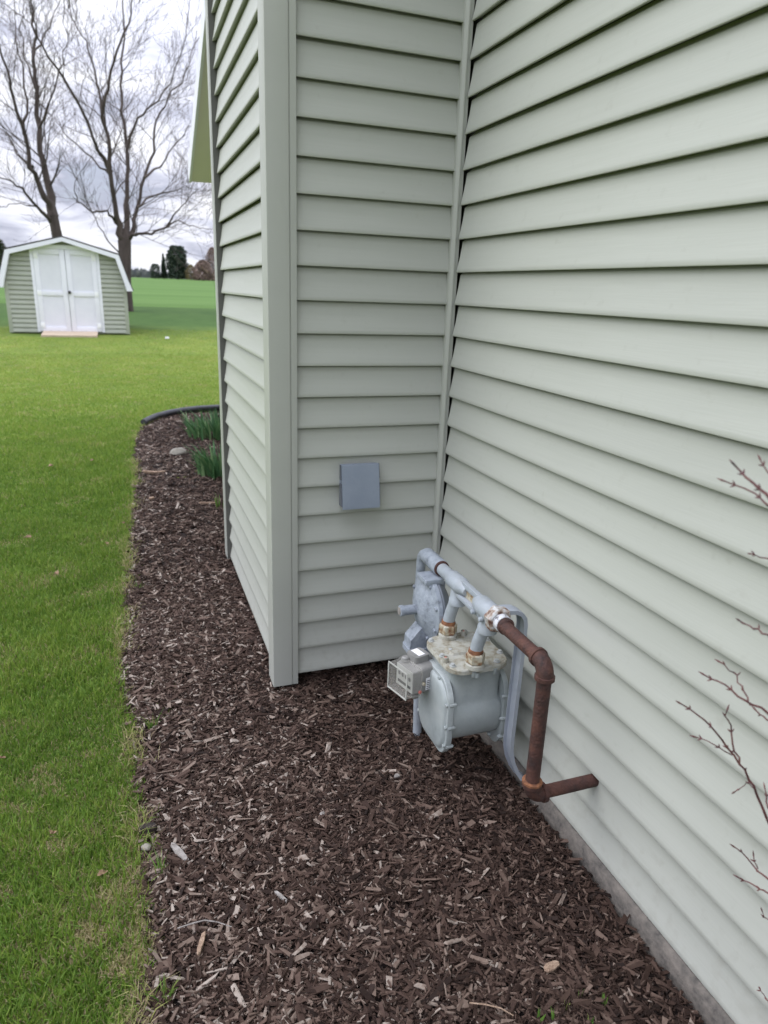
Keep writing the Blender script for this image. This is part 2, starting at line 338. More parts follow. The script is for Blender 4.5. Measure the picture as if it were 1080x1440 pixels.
# mulch bed soil
def bed_noise(x, y): return 0.016*noise.noise((x*2.2, y*2.2, 0)) + 0.010*noise.noise((x*7, y*7, 3.1))
mb = MB(); rows = np.concatenate([np.linspace(-2, 3.2, 120), np.linspace(3.3, 9.3, 70)]); nx = 34
vv = []
for y in rows:
    xe = float(edge_x(y)) - 0.005
    for i in range(nx):
        x = xe + (0.03-xe)*i/(nx-1)
        side = min(1.0, (x-xe)/0.06)
        vv.append((x, y, -0.006 + side*(0.004+bed_noise(x, y))))
ff = [(j*nx+i, j*nx+i+1, (j+1)*nx+i+1, (j+1)*nx+i) for j in range(len(rows)-1) for i in range(nx-1)]
mb.add(vv, ff); tag(mb.build('mulch_bed_soil', 'soil', smooth=80), kind='structure')

# ------------------------------------------------------------------ house
L = 0.1143; ZT = 1.67; YB = 2.4912; XC = -0.684; YC2 = 3.98
zk = lambda k: ZT - k*L                  # butt edge of course k (k = 14 is the bottom one)
house = empty('house', (0, 2.5, 0), 'pale sage vinyl sided house with a boxed out corner', 'house')
RIDGE_Y, EAVE_Y, SLOPE = 1.2, 7.72, 0.46
def roof_z(y): return 2.56 + SLOPE*(EAVE_Y - max(y, 2*RIDGE_Y-y)) if True else 0
PROF = [(0.0375, 0.0160), (0.0060, 0.0000), (0.0012, 0.0004), (0.0000, 0.0026), (0.0026, 0.015), (0.0066, 0.034), (0.0115, 0.060), (0.0160, 0.088), (0.0186, L-0.0070), (0.0198, L-0.0056), (0.0290, L+0.0015), (0.0370, L+0.008), (0.0400, L+0.0140)]
plank_mesh = {}
def plank(parent, wall, k, a0, a1):
    """one clapboard course; wall 'A' faces -X along y, 'B' faces -Y along x, 'C' faces -X along y"""
    key = (wall, round(a0, 3), round(a1, 3))
    if key not in plank_mesh:
        segs = 1 if (a1-a0) < 0.8 else 14
        vv = []
        for i in range(segs+1):
            t = a0 + (a1-a0)*i/segs
            wob = 0.0012*math.sin(t*2.3+1) + 0.0008*math.sin(t*5.1)
            for d, z in PROF:
                dd = d + wob*(0 if d > 0.014 else 1)
                if wall == 'A': vv.append((0.0+dd, t, z))
                elif wall == 'B': vv.append((t, YB+dd, z))
                else: vv.append((XC+dd, t, z))
        n = len(PROF)
        ff = [(i*n+j, i*n+j+1, (i+1)*n+j+1, (i+1)*n+j) for i in range(segs) for j in range(n-1)]
        b = MB().add(vv, ff); o = b.build('siding_plank', 'siding', None, smooth=50)
        plank_mesh[key] = o.data
    else:
        o = bpy.data.objects.new('siding_plank', plank_mesh[key]); C.objects.link(o)
    o.parent = parent
    o.location = (0, 0, zk(k)+random.uniform(-.0008, .0008))
    return o
WALLTOP = 5.6
# main gable wall (faces -X) as sheathing slab with gable outline
out = [(-5.0, 0.02), (7.30, 0.02), (7.30, 2.66), (RIDGE_Y, roof_z(RIDGE_Y)-0.02), (-4.9, 2.66), (-5.0, 2.5)]
b = MB(); n = len(out)
b.add([(0.0405, y, z) for y, z in out]+[(0.16, y, z) for y, z in out], [tuple(range(n)), tuple(range(2*n-1, n-1, -1))]+[(i, (i+1) % n, n+(i+1) % n, n+i) for i in range(n)])
gable = b.build('gable_wall', 'sheath', house, smooth=0)
b = MB(); b.box(0.0165, 0.15, YC2+.01, YC2+.02, .02, .03)
k = 14
while zk(k) < 5.4:
    z1 = zk(k)+L
    yhi = YB-0.0245 if z1 < roof_z(YB) else RIDGE_Y + max(0.0, (roof_z(RIDGE_Y)-z1)/SLOPE)
    yhi = min(yhi, YB-0.0245)
    ylo = -4.98 if z1 < 2.6 else RIDGE_Y - max(0.05, (roof_z(RIDGE_Y)-z1)/SLOPE)
    if yhi-ylo > .2: plank(gable, 'A', k, ylo, yhi)
    if z1 < 2.6: plank(gable, 'A', k, YC2+0.02, 7.28)
    k -= 1
# chase (boxed out corner)
b = MB(); b.box(XC+0.0405, 0.0, YB+0.0405, YC2-0.002, 0.075, 5.75); chase = b.build('chase_wall', 'sheath', house, smooth=0)
for k in range(14, -36, -1):
    plank(chase, 'B', k, -0.606, -0.0105)
    plank(chase, 'C', k, YB+0.085, YC2-0.075)
b = MB(); b.box(XC-0.002, 0.01, YC2-0.0015, YC2+0.004, 0.075, 5.75); b.build('back_panel', 'siding', chase, smooth=0)
b = MB(); b.box(XC-0.05, 0.02, YB-0.05, YC2+0.05, 5.751, 5.80, 0.004); b.build('chase_cap', 'trim', house)
# outside corner posts: face, fluted nailing strip, and return
def corner_post(cx, cy, sy, z0, z1):
    b = MB()
    d = 0.018
    X0 = cx; Y0 = cy          # outer corner
    fb = [(X0, Y0), (X0+0.076, Y0), (X0+0.0765, Y0+sy*0.004), (X0+0.080, Y0+sy*0.004), (X0+0.0805, Y0+sy*0.001), (X0+0.102, Y0+sy*0.001), (X0+0.102, Y0+sy*0.020),
          (X0+0.020, Y0+sy*0.024), (X0+0.020, Y0+sy*0.102), (X0+0.0005, Y0+sy*0.102), (X0+0.001, Y0+sy*0.0805), (X0+0.004, Y0+sy*0.080), (X0+0.004, Y0+sy*0.0765), (X0, Y0+sy*0.076)]
    # small rounded arris
    fb = [(X0+0.004, Y0)] + fb[1:] + [(X0, Y0+sy*0.004), (X0+0.0012, Y0+sy*0.0012)]
    n = len(fb)
    b.add([(x, y, z0) for x, y in fb]+[(x, y, z1) for x, y in fb], [tuple(range(n)), tuple(range(2*n-1, n-1, -1))]+[(i, (i+1) % n, n+(i+1) % n, n+i) for i in range(n)])
    return b.build('corner_post', 'trim', house, smooth=25)
corner_post(-0.7005, YB-0.012, 1, 0.030, 5.749)
corner_post(-0.7005, YC2+0.010, -1, 0.055, 5.749)
b = MB(); b.box(-0.6985, -0.664, YC2-0.0945, YC2-0.0925, 0.06, 5.74); b.build('channel_shade_strip', 'sheath', house, smooth=0)  # flat dark strip: shade of the post's hollow channel put into colour
# inside corner post
b = MB(); fb = [(0.018, YB-0.010), (-0.009, YB-0.006), (-0.0095, YB-0.013), (0.0, YB-0.018), (0.006, YB-0.0195), (0.0065, YB-0.0135), (0.018, YB-0.012)]
fb = [(-0.0115, YB+0.014), (-0.0115, YB-0.006), (-0.002, YB-0.0165), (0.0022, YB-0.0165), (0.0022, YB-0.0125), (0.014, YB-0.0125), (0.014, YB+0.014)]
fb = [(-0.0135, YB+0.014), (-0.0135, YB-0.009), (-0.004, YB-0.0200), (0.000, YB-0.0205), (0.0025, YB-0.018), (0.0140, YB-0.018), (0.0140, YB+0.014)]
n = len(fb); b.add([(x-0.006, y, 0.075) for x, y in fb]+[(x-0.006, y, 4.9) for x, y in fb], [tuple(range(n)), tuple(range(2*n-1, n-1, -1))]+[(i, (i+1) % n, n+(i+1) % n, n+i) for i in range(n)])
b.build('inside_corner_trim', 'trim', house, smooth=25)
# foundation
b = MB(); rows_y = np.linspace(-5.0, 7.29, 260); ringn = 6; vv = []
for y in rows_y:
    j = lambda s_: 0.004*noise.noise((y*6, s_, 0)) + 0.003*noise.noise((y*22, s_*3, 1))
    vv += [(0.15, y, 0.068), (0.004, y, 0.068), (-0.008+j(1), y, 0.061+j(2)*.5), (-0.012+j(3), y, 0.03), (-0.016+j(4), y, 0.0), (-0.03, y, -0.2)]
ff = [(i*ringn+q, i*ringn+q+1, (i+1)*ringn+q+1, (i+1)*ringn+q) for i in range(len(rows_y)-1) for q in range(ringn-1)]
b.add(vv, ff); b.build('foundation', 'concrete', house, smooth=60)
b = MB(); b.box(XC+0.10, -0.035, YB+0.18, YC2-0.06, -0.2, 0.074); b.build('chase_footing', 'concrete', house, smooth=0)
# other outer walls (closed house body) and roof
b = MB(); b.box(0.161, 9.9, -4.98, 7.30, 0.02, 2.6); b.build('rear_wall', 'siding', house, smooth=0)
RX = -0.46
def roof_slab(sgn):
    b = MB(); y0 = RIDGE_Y; y1 = RIDGE_Y+sgn*(EAVE_Y-RIDGE_Y)
    za = roof_z(RIDGE_Y); zb = za - SLOPE*abs(y1-y0)
    b.add([(RX, y0, za+0.02), (10.3, y0, za+0.02), (10.3, y1, zb+0.02), (RX, y1, zb+0.02), (RX, y0, za+0.16), (10.3, y0, za+0.16), (10.3, y1, zb+0.16), (RX, y1, zb+0.16)],
          [(0, 1, 2, 3), (4, 5, 6, 7), (0, 1, 5, 4), (1, 2, 6, 5), (2, 3, 7, 6), (3, 0, 4, 7)])
    rf = b.build('roof', 'shingle', house, smooth=0)
    # rake soffit and fascia
    b = MB(); b.add([(RX, y0, za), (0.015, y0, za), (0.015, y1, zb), (RX, y1, zb), (RX, y0, za+0.019), (0.015, y0, za+0.019), (0.015, y1, zb+0.019), (RX, y1, zb+0.019)],
                    [(0, 1, 2, 3), (4, 5, 6, 7), (0, 1, 5, 4), (1, 2, 6, 5), (2, 3, 7, 6), (3, 0, 4, 7)])
    b.build('rake_soffit', 'soffit', house, smooth=0)
    b = MB(); x0, x1 = RX-0.024, RX-0.001
    b.add([(x0, y0, za-0.012), (x1, y0, za-0.012), (x1, y1, zb-0.012), (x0, y1, zb-0.012), (x0, y0, za+0.165), (x1, y0, za+0.165), (x1, y1, zb+0.165), (x0, y1, zb+0.165)],
          [(0, 1, 2, 3), (4, 5, 6, 7), (0, 1, 5, 4), (1, 2, 6, 5), (2, 3, 7, 6), (3, 0, 4, 7)])
    b.build('rake_fascia', 'white', house, smooth=0)
    # drip edge and gutter end
    b = MB(); b.box(RX-0.02, 10.2, min(y1, y1+sgn*0.11)+sgn*0.002, max(y1, y1+sgn*0.11)+sgn*0.002, zb+0.03, zb+0.14, 0.01); b.build('gutter', 'white', house)
    return rf
roof_slab(1); roof_slab(-1)

# ------------------------------------------------------------------ vent hood on the chase
vh = empty('dryer_vent_hood', (-0.356, YB, 0.79), 'small square grey plastic vent hood on the narrow sage wall', 'vent')
b = MB(); b.box(-0.430, -0.283, YB-0.016, YB+0.004, 0.795, 0.955, 0.003); b.build('mounting_plate', 'vent', vh)
b = MB()
x0, x1 = -0.431, -0.281
prof = [(YB-0.017, 0.958), (YB-0.030, 0.957), (YB-0.058, 0.800), (YB-0.058, 0.788), (YB-0.050, 0.788), (YB-0.024, 0.945), (YB-0.017, 0.946)]
n = len(prof); b.add([(x0, y, z) for y, z in prof]+[(x1, y, z) for y, z in prof], [tuple(range(n)), tuple(range(2*n-1, n-1, -1))]+[(i, (i+1) % n, n+(i+1) % n, n+i) for i in range(n)])
b.build('hood', 'vent', vh)
for (xa, xb) in ((x0-0.004, x0-0.0005), (x1+0.0005, x1+0.004)):
    for z0_, z1_ in ((0.900, 0.957), (0.797, 0.885)):
        t0 = (0.957-z0_)/0.169; t1 = (0.957-z1_)/0.169
        b = MB(); pr = [(YB-0.016, z0_), (YB-0.016, z1_), (YB-0.0245-0.028*t1, z1_), (YB-0.0245-0.028*t0, z0_)]
        b.add([(xa, y, z) for y, z in pr]+[(xb, y, z) for y, z in pr], [(0, 1, 2, 3), (7, 6, 5, 4), (0, 1, 5, 4), (1, 2, 6, 5), (2, 3, 7, 6), (3, 0, 4, 7)])
        b.build('side_cheek', 'cheek', vh, smooth=0)
b = MB(); b.box(-0.424, -0.288, YB-0.048, YB-0.017, 0.799, 0.806); b.build('bird_screen', 'ventdark', vh)
for i in range(6):
    b = MB(); xx = -0.415+i*0.0235; b.box(xx, xx+0.006, YB-0.047, YB-0.018, 0.792, 0.7985); b.build('slat', 'vent', vh, smooth=0)

# ------------------------------------------------------------------ gas meter
gm = empty('gas_meter', (-0.19, 1.80, 0), 'weathered grey gas meter with regulator and rusty pipe beside the siding', 'gas meter')
MX, MY = -0.190, 1.805
b = MB()
# upper chamber and barrel lofted as one case
rings = []
for z, hx, hy, r_ in ((0.466, 0.098, 0.106, 0.035), (0.455, 0.092, 0.098, 0.035), (0.40, 0.090, 0.095, 0.035), (0.352, 0.090, 0.094, 0.03), (0.340, 0.094, 0.098, 0.025), (0.328, 0.097, 0.105, 0.02), (0.29, 0.098, 0.109, 0.02), (0.255, 0.098, 0.105, 0.02), (0.225, 0.098, 0.093, 0.02), (0.205, 0.097, 0.072, 0.02), (0.195, 0.095, 0.042, 0.02)):
    rings.append([(x, y, z) for x, y in rrect(MX, MY, hx, hy, r_)])
b.loft(rings); case = b.build('meter_case', 'meter', gm, smooth=40)
def cover_outline(s=1.0, cy=MY, cz=0.296):
    pts = []
    raw = [(0.115, 0.085), (0.075, 0.130), (-0.075, 0.130), (-0.115, 0.085), (-0.118, -0.075), (-0.085, -0.128), (0.085, -0.128), (0.118, -0.075)]
    # rounded polygon
    n = len(raw)
    for i in range(n):
        p0 = Vector(raw[i-1]); p1 = Vector(raw[i]); p2 = Vector(raw[(i+1) % n])
        a = p1+(p0-p1).normalized()*0.026; c = p1+(p2-p1).normalized()*0.026
        for t in (0, .25, .5, .75, 1):
            q = a*(1-t)**2 + p1*2*t*(1-t) + c*t*t; pts.append((cy+q.x*s, cz+q.y*s*1.05))
    return pts
def cover(xs_, name):
    b = MB(); rings = [[(x, y, z) for y, z in cover_outline(s)] for x, s in xs_]
    b.loft(rings); return b.build(name, 'meter', case, smooth=40)
fc = cover([(-0.280, 0.97), (-0.2801, 1.0), (-0.296, 1.0), (-0.2985, 0.985), (-0.2985, 0.90), (-0.306, 0.865), (-0.309, 0.80), (-0.3095, 0.4)], 'front_cover')
bc = cover([(-0.100, 0.97), (-0.0999, 1.0), (-0.084, 1.0), (-0.0815, 0.985), (-0.0815, 0.90), (-0.074, 0.865), (-0.071, 0.80), (-0.0705, 0.4)], 'back_cover')
for cov_o, xb, sg in ((fc, -0.299, -1), (bc, -0.0808, 1)):
    for (yy, zz) in ((0.107, 0.06), (0.107, -0.02), (0.104, -0.09), (-0.107, 0.06), (-0.109, -0.02), (-0.104, -0.09), (0.04, 0.121), (-0.04, 0.121), (0.045, -0.120), (-0.045, -0.120)):
        b = MB(); b.lathe((xb, MY+yy, 0.30+zz), (sg, 0, 0), [(0, 0.006), (0.005, 0.006), (0.006, 0.0045)], 6); b.build('bolt', 'meter', case)
        b = MB(); b.lathe((xb-sg*0.02, MY+yy*1.055, 0.30+zz*1.03), (-sg, 0, 0), [(-0.016, 0.0065), (0.004, 0.0065), (0.009, 0.004)], 8); b.build('bolt_boss', 'meter', case)
# top cover plate
b = MB()
topo = rrect(MX, MY+0.001, 0.108, 0.119, 0.055, 8)
rings = [[(x, y, 0.4665) for x, y in topo], [(x, y, 0.480) for x, y in topo], [(MX+(x-MX)*0.975, MY+(y-MY)*0.975, 0.4835) for x, y in topo]]
b.loft(rings); tp = b.build('top_cover', 'metertop', gm, smooth=40)
b = MB(); b.loft([[(x, y, z) for x, y in rrect(MX-0.012, MY+0.004, 0.055-(z-.484)*.6, 0.030-(z-.484)*.6, 0.012)] for z in (0.4836, 0.488, 0.491)]); b.build('raised_pad', 'metertop', tp)
for (dx, dy) in ((-0.095, -0.02), (-0.088, 0.085), (-0.03, 0.112), (0.05, 0.108), (0.098, 0.04), (0.098, -0.05), (0.06, -0.100), (-0.02, -0.112), (-0.088, -0.085), (-0.055, 0.004), (0.030, 0.004)):
    b = MB(); b.lathe((MX+dx, MY+0.003+dy, 0.4832), (0, 0, 1), [(0, 0.0105), (0.003, 0.0105), (0.0035, 0.007), (0.009, 0.0065), (0.010, 0.005)], 10); b.build('bolt', 'steel', tp)
for (dx, dy) in ((-0.099, -0.052), (0.035, 0.095)):
    b = MB(); b.lathe((MX+dx, MY+dy, 0.4833), (0, 0, 1), [(0, 0.010), (0.018, 0.0095), (0.0185, 0.006), (0.012, 0.0055)], 14); b.build('seal_cup', 'metertop', tp)
    b = MB(); b.lathe((MX+dx, MY+dy, 0.4955), (0, 0, 1), [(0, 0.005), (0.004, 0.004)], 10); b.build('red_seal', 'red', tp)
for dy in (-0.075, 0.02, 0.075):
    b = MB(); b.lathe((MX+(-0.02 if dy < 0 else 0.03), MY-0.118, 0.466), (0, 0, -1), [(-0.004, 0.008), (0.012, 0.0075), (0.016, 0.004)], 10); b.build('bolt_boss', 'meter', case)
    break
for dx in (-0.03, 0.045):
    b = MB(); b.lathe((MX+dx, MY-0.114, 0.470), (0, 0, -1), [(-0.004, 0.0085), (0.014, 0.0075), (0.019, 0.004)], 10); b.build('bolt_boss', 'meter', case)
# swivels, yoke
BX, BZ = -0.193, 0.684
PORTS = ((1.895, 1.905), (1.688, 1.702))
for yb, yn in PORTS:
    b = MB(); b.lathe((-0.212, yn, 0.4836), (0, 0, 1), [(0, 0.032), (0.012, 0.031), (0.016, 0.027)], 20); b.build('port_boss', 'metertop', tp)
    b = MB(); b.lathe((-0.212, yn, 0.500), (0, 0, 1), [(0, 0.0285), (0.003, 0.031), (0.030, 0.031), (0.034, 0.027), (0.0345, 0.021)], 6); b.build('swivel_nut', 'nut', gm, smooth=20)
    pts = []
    for i in range(13):
        t = i/12; s_ = t*t*(3-2*t)
        pts.append((-0.212+(BX+0.212)*s_, yn+(yb-0.012-yn)*s_, 0.528+(BZ-0.528)*t))
    b = MB(); b.tube(pts, [0.0205]*9+[0.021, 0.021, 0.021, 0.021], 16); b.build('swivel', 'yoke', gm)
    b = MB(); b.lathe((-0.212, yn, 0.5346), (0, 0, 1), [(0, 0.0245), (0.006, 0.0235), (0.012, 0.0215)], 16); b.build('rust_collar', 'rustor', gm)
b = MB()
b.lathe((BX, 2.02, BZ), (0, -1, 0), [(0, 0.0215), (0.075, 0.0225), (0.085, 0.029), (0.155, 0.030), (0.175, 0.022), (0.20, 0.016)], 24)
b.lathe((BX, 1.725, BZ), (0, -1, 0), [(-0.035, 0.014), (-0.015, 0.024), (0.0, 0.031), (0.075, 0.031), (0.082, 0.026), (0.098, 0.026)], 24)
b.box(BX-0.010, BX+0.010, 1.70, 1.86, BZ+0.008, BZ+0.026, 0.004)
b.box(BX-0.020, BX+0.020, 1.70, 1.87, BZ-0.034, BZ-0.020, 0.004)
for yb, _ in PORTS:
    b.lathe((BX, yb-0.010, BZ), (0, 0, -1), [(0, 0.026), (0.045, 0.0265), (0.050, 0.030), (0.070, 0.030), (0.072, 0.026)], 20)
yk = b.build('yoke_bar', 'yoke', gm, smooth=40)
b = MB(); b.box(BX-0.005, BX+0.005, 1.715, 1.855, BZ-0.0195, BZ+0.0075); b.build('yoke_web', 'nut', yk, smooth=0)
for dx in (-0.026,):
    for yy in (1.722, 1.668): 
        b = MB(); b.lathe((BX+dx, yy, BZ-0.02), (-1, 0, 0), [(0, 0.008), (0.010, 0.0075), (0.012, 0.004)], 10); b.build('lug', 'yoke', yk)
# coupling towards the regulator riser
b = MB(); b.lathe((BX, 2.165, BZ), (0, -1, 0), [(0, 0.024), (0.01, 0.0285), (0.13, 0.0295), (0.138, 0.028)], 24); cp_ = b.build('coupling', 'reg', gm, smooth=40)
b = MB(); b.lathe((BX, 2.028, BZ), (0, -1, 0), [(0, 0.0275), (0.008, 0.0272), (0.010, 0.023)], 24); b.build('rust_rim', 'rust', cp_)
RY = 2.205
pts = [(BX, RY, 0.47), (BX, RY, 0.60)] + [(BX, RY-0.045+0.045*math.cos(a), 0.640+0.045*math.sin(a)) for a in [R(q) for q in (0, 18, 36, 54, 72, 90)]] + [(BX, 2.15, 0.685)]
b = MB(); b.tube(pts, 0.0175, 18); b.build('riser_bend', 'reg', gm)
# regulator: round diaphragm case on edge, vent tube, inlet
rg_c = Vector((-0.232, 2.045, 0.530))
b = MB(); b.lathe(rg_c, (-1, 0, 0), [(-0.012, 0.112), (-0.011, 0.119), (0.004, 0.119), (0.007, 0.112), (0.010, 0.096), (0.022, 0.080), (0.032, 0.052), (0.038, 0.030), (0.039, 0.01)], 40); rg = b.build('regulator', 'reg', gm, smooth=40)
b = MB(); b.lathe(rg_c, (1, 0, 0), [(0.0125, 0.114), (0.020, 0.117), (0.034, 0.108), (0.055, 0.085), (0.070, 0.045), (0.071, 0.01)], 40); b.build('diaphragm_case', mat('regulator_shell', (0.10, 0.115, 0.14), (0.16, 0.18, 0.21), 10, 0.5), rg, smooth=40)
for i in range(8):
    a = R(22.5+45*i); b = MB(); b.lathe(rg_c+Vector((-0.0065, 0.106*math.cos(a), 0.106*math.sin(a))), (-1, 0, 0), [(0, 0.008), (0.006, 0.008), (0.008, 0.006)], 6); b.build('bolt', 'reg', rg)
b = MB(); b.tube([rg_c+Vector((-0.02, 0.01, -0.005)), rg_c+Vector((-0.085, 0.01, -0.005))], 0.0175, 18); b.lathe(rg_c+Vector((-0.084, 0.01, -0.005)), (-1, 0, 0), [(0, 0.0195), (0.014, 0.0195), (0.016, 0.015)], 18); b.build('vent_tube', 'reg', rg)
b = MB(); b.lathe(rg_c+Vector((-0.1003, 0.01, -0.005)), (-1, 0, 0), [(0, 0.0145), (0.0012, 0.0135)], 18); b.build('vent_screen', 'palechip', rg)
# inlet body: wedge below the dome
b = MB(); pr = [(-0.225, 0.470), (-0.262, 0.468), (-0.300, 0.425), (-0.302, 0.392), (-0.215, 0.392)]
n = len(pr); b.add([(x, 2.012, z) for x, z in pr]+[(x, 2.072, z) for x, z in pr], [tuple(range(n)), tuple(range(2*n-1, n-1, -1))]+[(i, (i+1) % n, n+(i+1) % n, n+i) for i in range(n)]); b.build('inlet_body', 'reg', rg, smooth=20)
b = MB(); b.loft([[(x, y, z) for x, y in rrect(-0.262, 2.042, 0.047, 0.040, 0.02)] for z in (0.391, 0.374)]); b.build('inlet_flange', 'reg', rg)
b = MB(); b.box(-0.262, -0.19, 2.00, 2.085, 0.633, 0.655, 0.008); b.box(-0.235, -0.175, 2.02, 2.07, 0.60, 0.634, 0.006); b.build('outlet_lug', 'reg', rg)
b = MB(); b.lathe((-0.262, 2.042, 0.3735), (0, 0, -1), [(0, 0.023), (0.03, 0.023), (0.031, 0.027), (0.06, 0.027)], 16); b.build('inlet_nipple', 'rustor', gm)
b = MB(); b.tube([(-0.262, 2.042, 0.32), (-0.250, 2.042, 0.26), (-0.240, 2.042, -0.05)], 0.0165, 14); b.build('ground_riser', 'yoke', gm)
# union nut, tape, outlet pipe
b = MB(); b.lathe((BX, 1.640, BZ), (0, -1, 0), [(0, 0.037), (0.004, 0.041), (0.034, 0.041), (0.038, 0.036), (0.0385, 0.025)], 6); b.build('union_nut', 'unut', gm, smooth=20)
b = MB(); b.lathe((BX, 1.602, BZ), (0, -1, 0), [(0, 0.0265), (0.022, 0.0265), (0.023, 0.021)], 24); b.build('thread_tape', 'tape', gm)
b = MB(); b.lathe((BX, 1.580, BZ), (0, -1, 0), [(0, 0.0245), (0.012, 0.0258), (0.016, 0.0235), (0.018, 0.021)], 24); b.build('collar', 'rust', gm)
PY, PXW = 1.352, -0.197
b = MB(); b.tube([(PXW, 1.565, BZ), (PXW, PY+0.035, BZ)], 0.0195, 18); b.tube([(PXW, PY, BZ-0.03), (PXW, PY, 0.300)], 0.0195, 18); b.build('outlet_pipe', 'rust', gm)
def elbow(c, d1, d2, r0, name):
    c = Vector(c); d1 = Vector(d1); d2 = Vector(d2); rr = 0.036; pts = []
    for i in range(9):
        a = math.pi/2*i/8
        pts.append(c + d1*rr*(1-math.sin(a)) + d2*rr*(1-math.cos(a)))
    b = MB(); b.tube(pts, r0, 18)
    b.lathe(c+d1*rr*0.9, d1, [(0, r0), (0.001, r0+0.0035), (0.012, r0+0.0035), (0.0125, r0-0.004)], 20)
    b.lathe(c+d2*rr*0.9, d2, [(0, r0), (0.001, r0+0.0035), (0.012, r0+0.0035), (0.0125, r0-0.004)], 20)
    return b.build(name, 'rust', gm, smooth=40)
elbow((PXW, PY, BZ), (0, 1, 0), (0, 0, -1), 0.0235, 'elbow')
elbow((PXW, PY, 0.272), (0, 0, 1), (1, 0, 0), 0.0245, 'elbow')
b = MB(); b.lathe((PXW, PY, 0.315), (0, 0, 1), [(0, 0.0283), (0.006, 0.0283), (0.008, 0.022)], 20); b.build('rust_ring', 'rustor', gm)
b = MB(); b.tube([(PXW+0.035, PY, 0.272), (0.06, PY, 0.272)], 0.0185, 18); b.build('wall_pipe', 'rust', gm)
# channel shaped support strap: from the yoke towards the wall, down, and in to the foundation
SY0, SY1 = 1.622, 1.668
path = [(-0.200, 0.703), (-0.150, 0.704), (-0.125, 0.701), (-0.104, 0.690), (-0.091, 0.672), (-0.086, 0.648), (-0.085, 0.60), (-0.088, 0.40), (-0.090, 0.24), (-0.088, 0.195), (-0.078, 0.155), (-0.060, 0.115), (-0.040, 0.085), (-0.018, 0.068)]
b = MB(); th = 0.003; vv = []; lip = 0.013
for i, (x, z) in enumerate(path):
    a = Vector(path[max(i-1, 0)]); c = Vector(path[min(i+1, len(path)-1)]); d = (c-a).normalized(); nrm = Vector((-d.y, d.x))   # towards wall / up
    for (y, o_) in ((SY0, 0), (SY1, 0), (SY1, -lip), (SY1-th, -lip), (SY1-th, -th), (SY0+th, -th), (SY0+th, -lip), (SY0, -lip)):
        vv.append((x+nrm.x*o_, y, z+nrm.y*o_))
n = 8; ff = [(i*n+q, i*n+(q+1) % n, (i+1)*n+(q+1) % n, (i+1)*n+q) for i in range(len(path)-1) for q in range(n)]+[tuple(range(n)), tuple((len(path)-1)*n+q for q in range(n))]
b.add(vv, ff); b.build('support_strap', 'strap', gm, smooth=30)
b = MB(); b.box(-0.206, -0.180, 1.63, 1.66, 0.7045, 0.712, 0.002); b.build('strap_bolt', 'steel', gm)
# index box turned towards the front corner
ix = Matrix.Translation((-0.345, 1.862, 0.385)) @ Matrix.Rotation(R(16), 4, 'Z')
def xf(b): b.v = [tuple(ix @ Vector(p)) for p in b.v]; return b
def rr_yz(x, hy, hz, r_, cy=0, cz=0): return [(x, y, z) for y, z in rrect(cy, cz, hy, hz, r_, 4)]
b = MB(); b.loft([rr_yz(0.075, 0.050, 0.046, 0.012), rr_yz(0.002, 0.052, 0.048, 0.012), rr_yz(-0.012, 0.050, 0.046, 0.012)])
b.loft([[(x, y, z) for x, y in rrect(0.020, 0.012, 0.030, 0.028, 0.012, 4)] for z in (0.046, 0.066, 0.070)])
idx = xf(b).build('index_housing', 'idx', gm, smooth=40)
M['clear'] = bpy.data.materials.new('clear_polycarbonate'); M['clear'].use_nodes = True
pb = M['clear'].node_tree.nodes['Principled BSDF']; pb.inputs['Base Color'].default_value = (0.55, 0.54, 0.50, 1); pb.inputs['Roughness'].default_value = 0.12
pb.inputs['Alpha'].default_value = 0.22; pb.inputs['Roughness'].default_value = 0.15; pb.inputs['Specular IOR Level'].default_value = 0.8
b = MB(); b.loft([rr_yz(-0.0121, 0.057, 0.052, 0.014), rr_yz(-0.022, 0.057, 0.052, 0.014), rr_yz(-0.030, 0.053, 0.049, 0.010), rr_yz(-0.070, 0.051, 0.047, 0.006)])
xf(b).build('clear_cover', 'clear', idx, smooth=40)
b = MB(); b.loft([rr_yz(-0.0125, 0.047, 0.042, 0.004), rr_yz(-0.040, 0.045, 0.040, 0.004)]); xf(b).build('register', 'idx', idx, smooth=30)
b = MB(); b.box(-0.0425, -0.0402, -0.043, 0.043, -0.038, 0.038); xf(b).build('dial_face', 'dial', idx, smooth=0)
for i in range(4):
    yy = -0.027+i*0.018
    b = MB(); b.lathe((-0.0427, yy, 0.008), (-1, 0, 0), [(0, 0.0075), (0.0008, 0.0075)], 16); xf(b).build('dial', 'idx', idx)
    b = MB(); b.box(-0.0445, -0.0437, yy-0.001, yy+0.001, 0.002, 0.014); xf(b).build('pointer', 'black', idx, smooth=0)
b = MB(); b.box(-0.0434, -0.0426, -0.034, 0.034, -0.026, -0.016); xf(b).build('print_line', 'black', idx, smooth=0)
for zz in (-0.0465, 0.0465):
    b = MB(); b.box(-0.0735, -0.0705, -0.051, 0.051, zz-0.0025, zz+0.0025, 0.001); xf(b).build('front_rim', 'dial', idx)
for yy in (-0.0495, 0.0495):
    b = MB(); b.box(-0.0733, -0.0705, yy-0.0025, yy+0.0025, -0.0438, 0.0438, 0.001); xf(b).build('front_rim', 'dial', idx)
b = MB(); b.box(0.008, 0.034, -0.008, 0.036, 0.0703, 0.0709); xf(b).build('white_sticker', 'paper', idx, smooth=0)
b = MB(); b.box(0.006, 0.030, -0.0535, -0.0528, -0.034, 0.010); lb = xf(b).build('label_sticker', 'paper', idx, smooth=0)
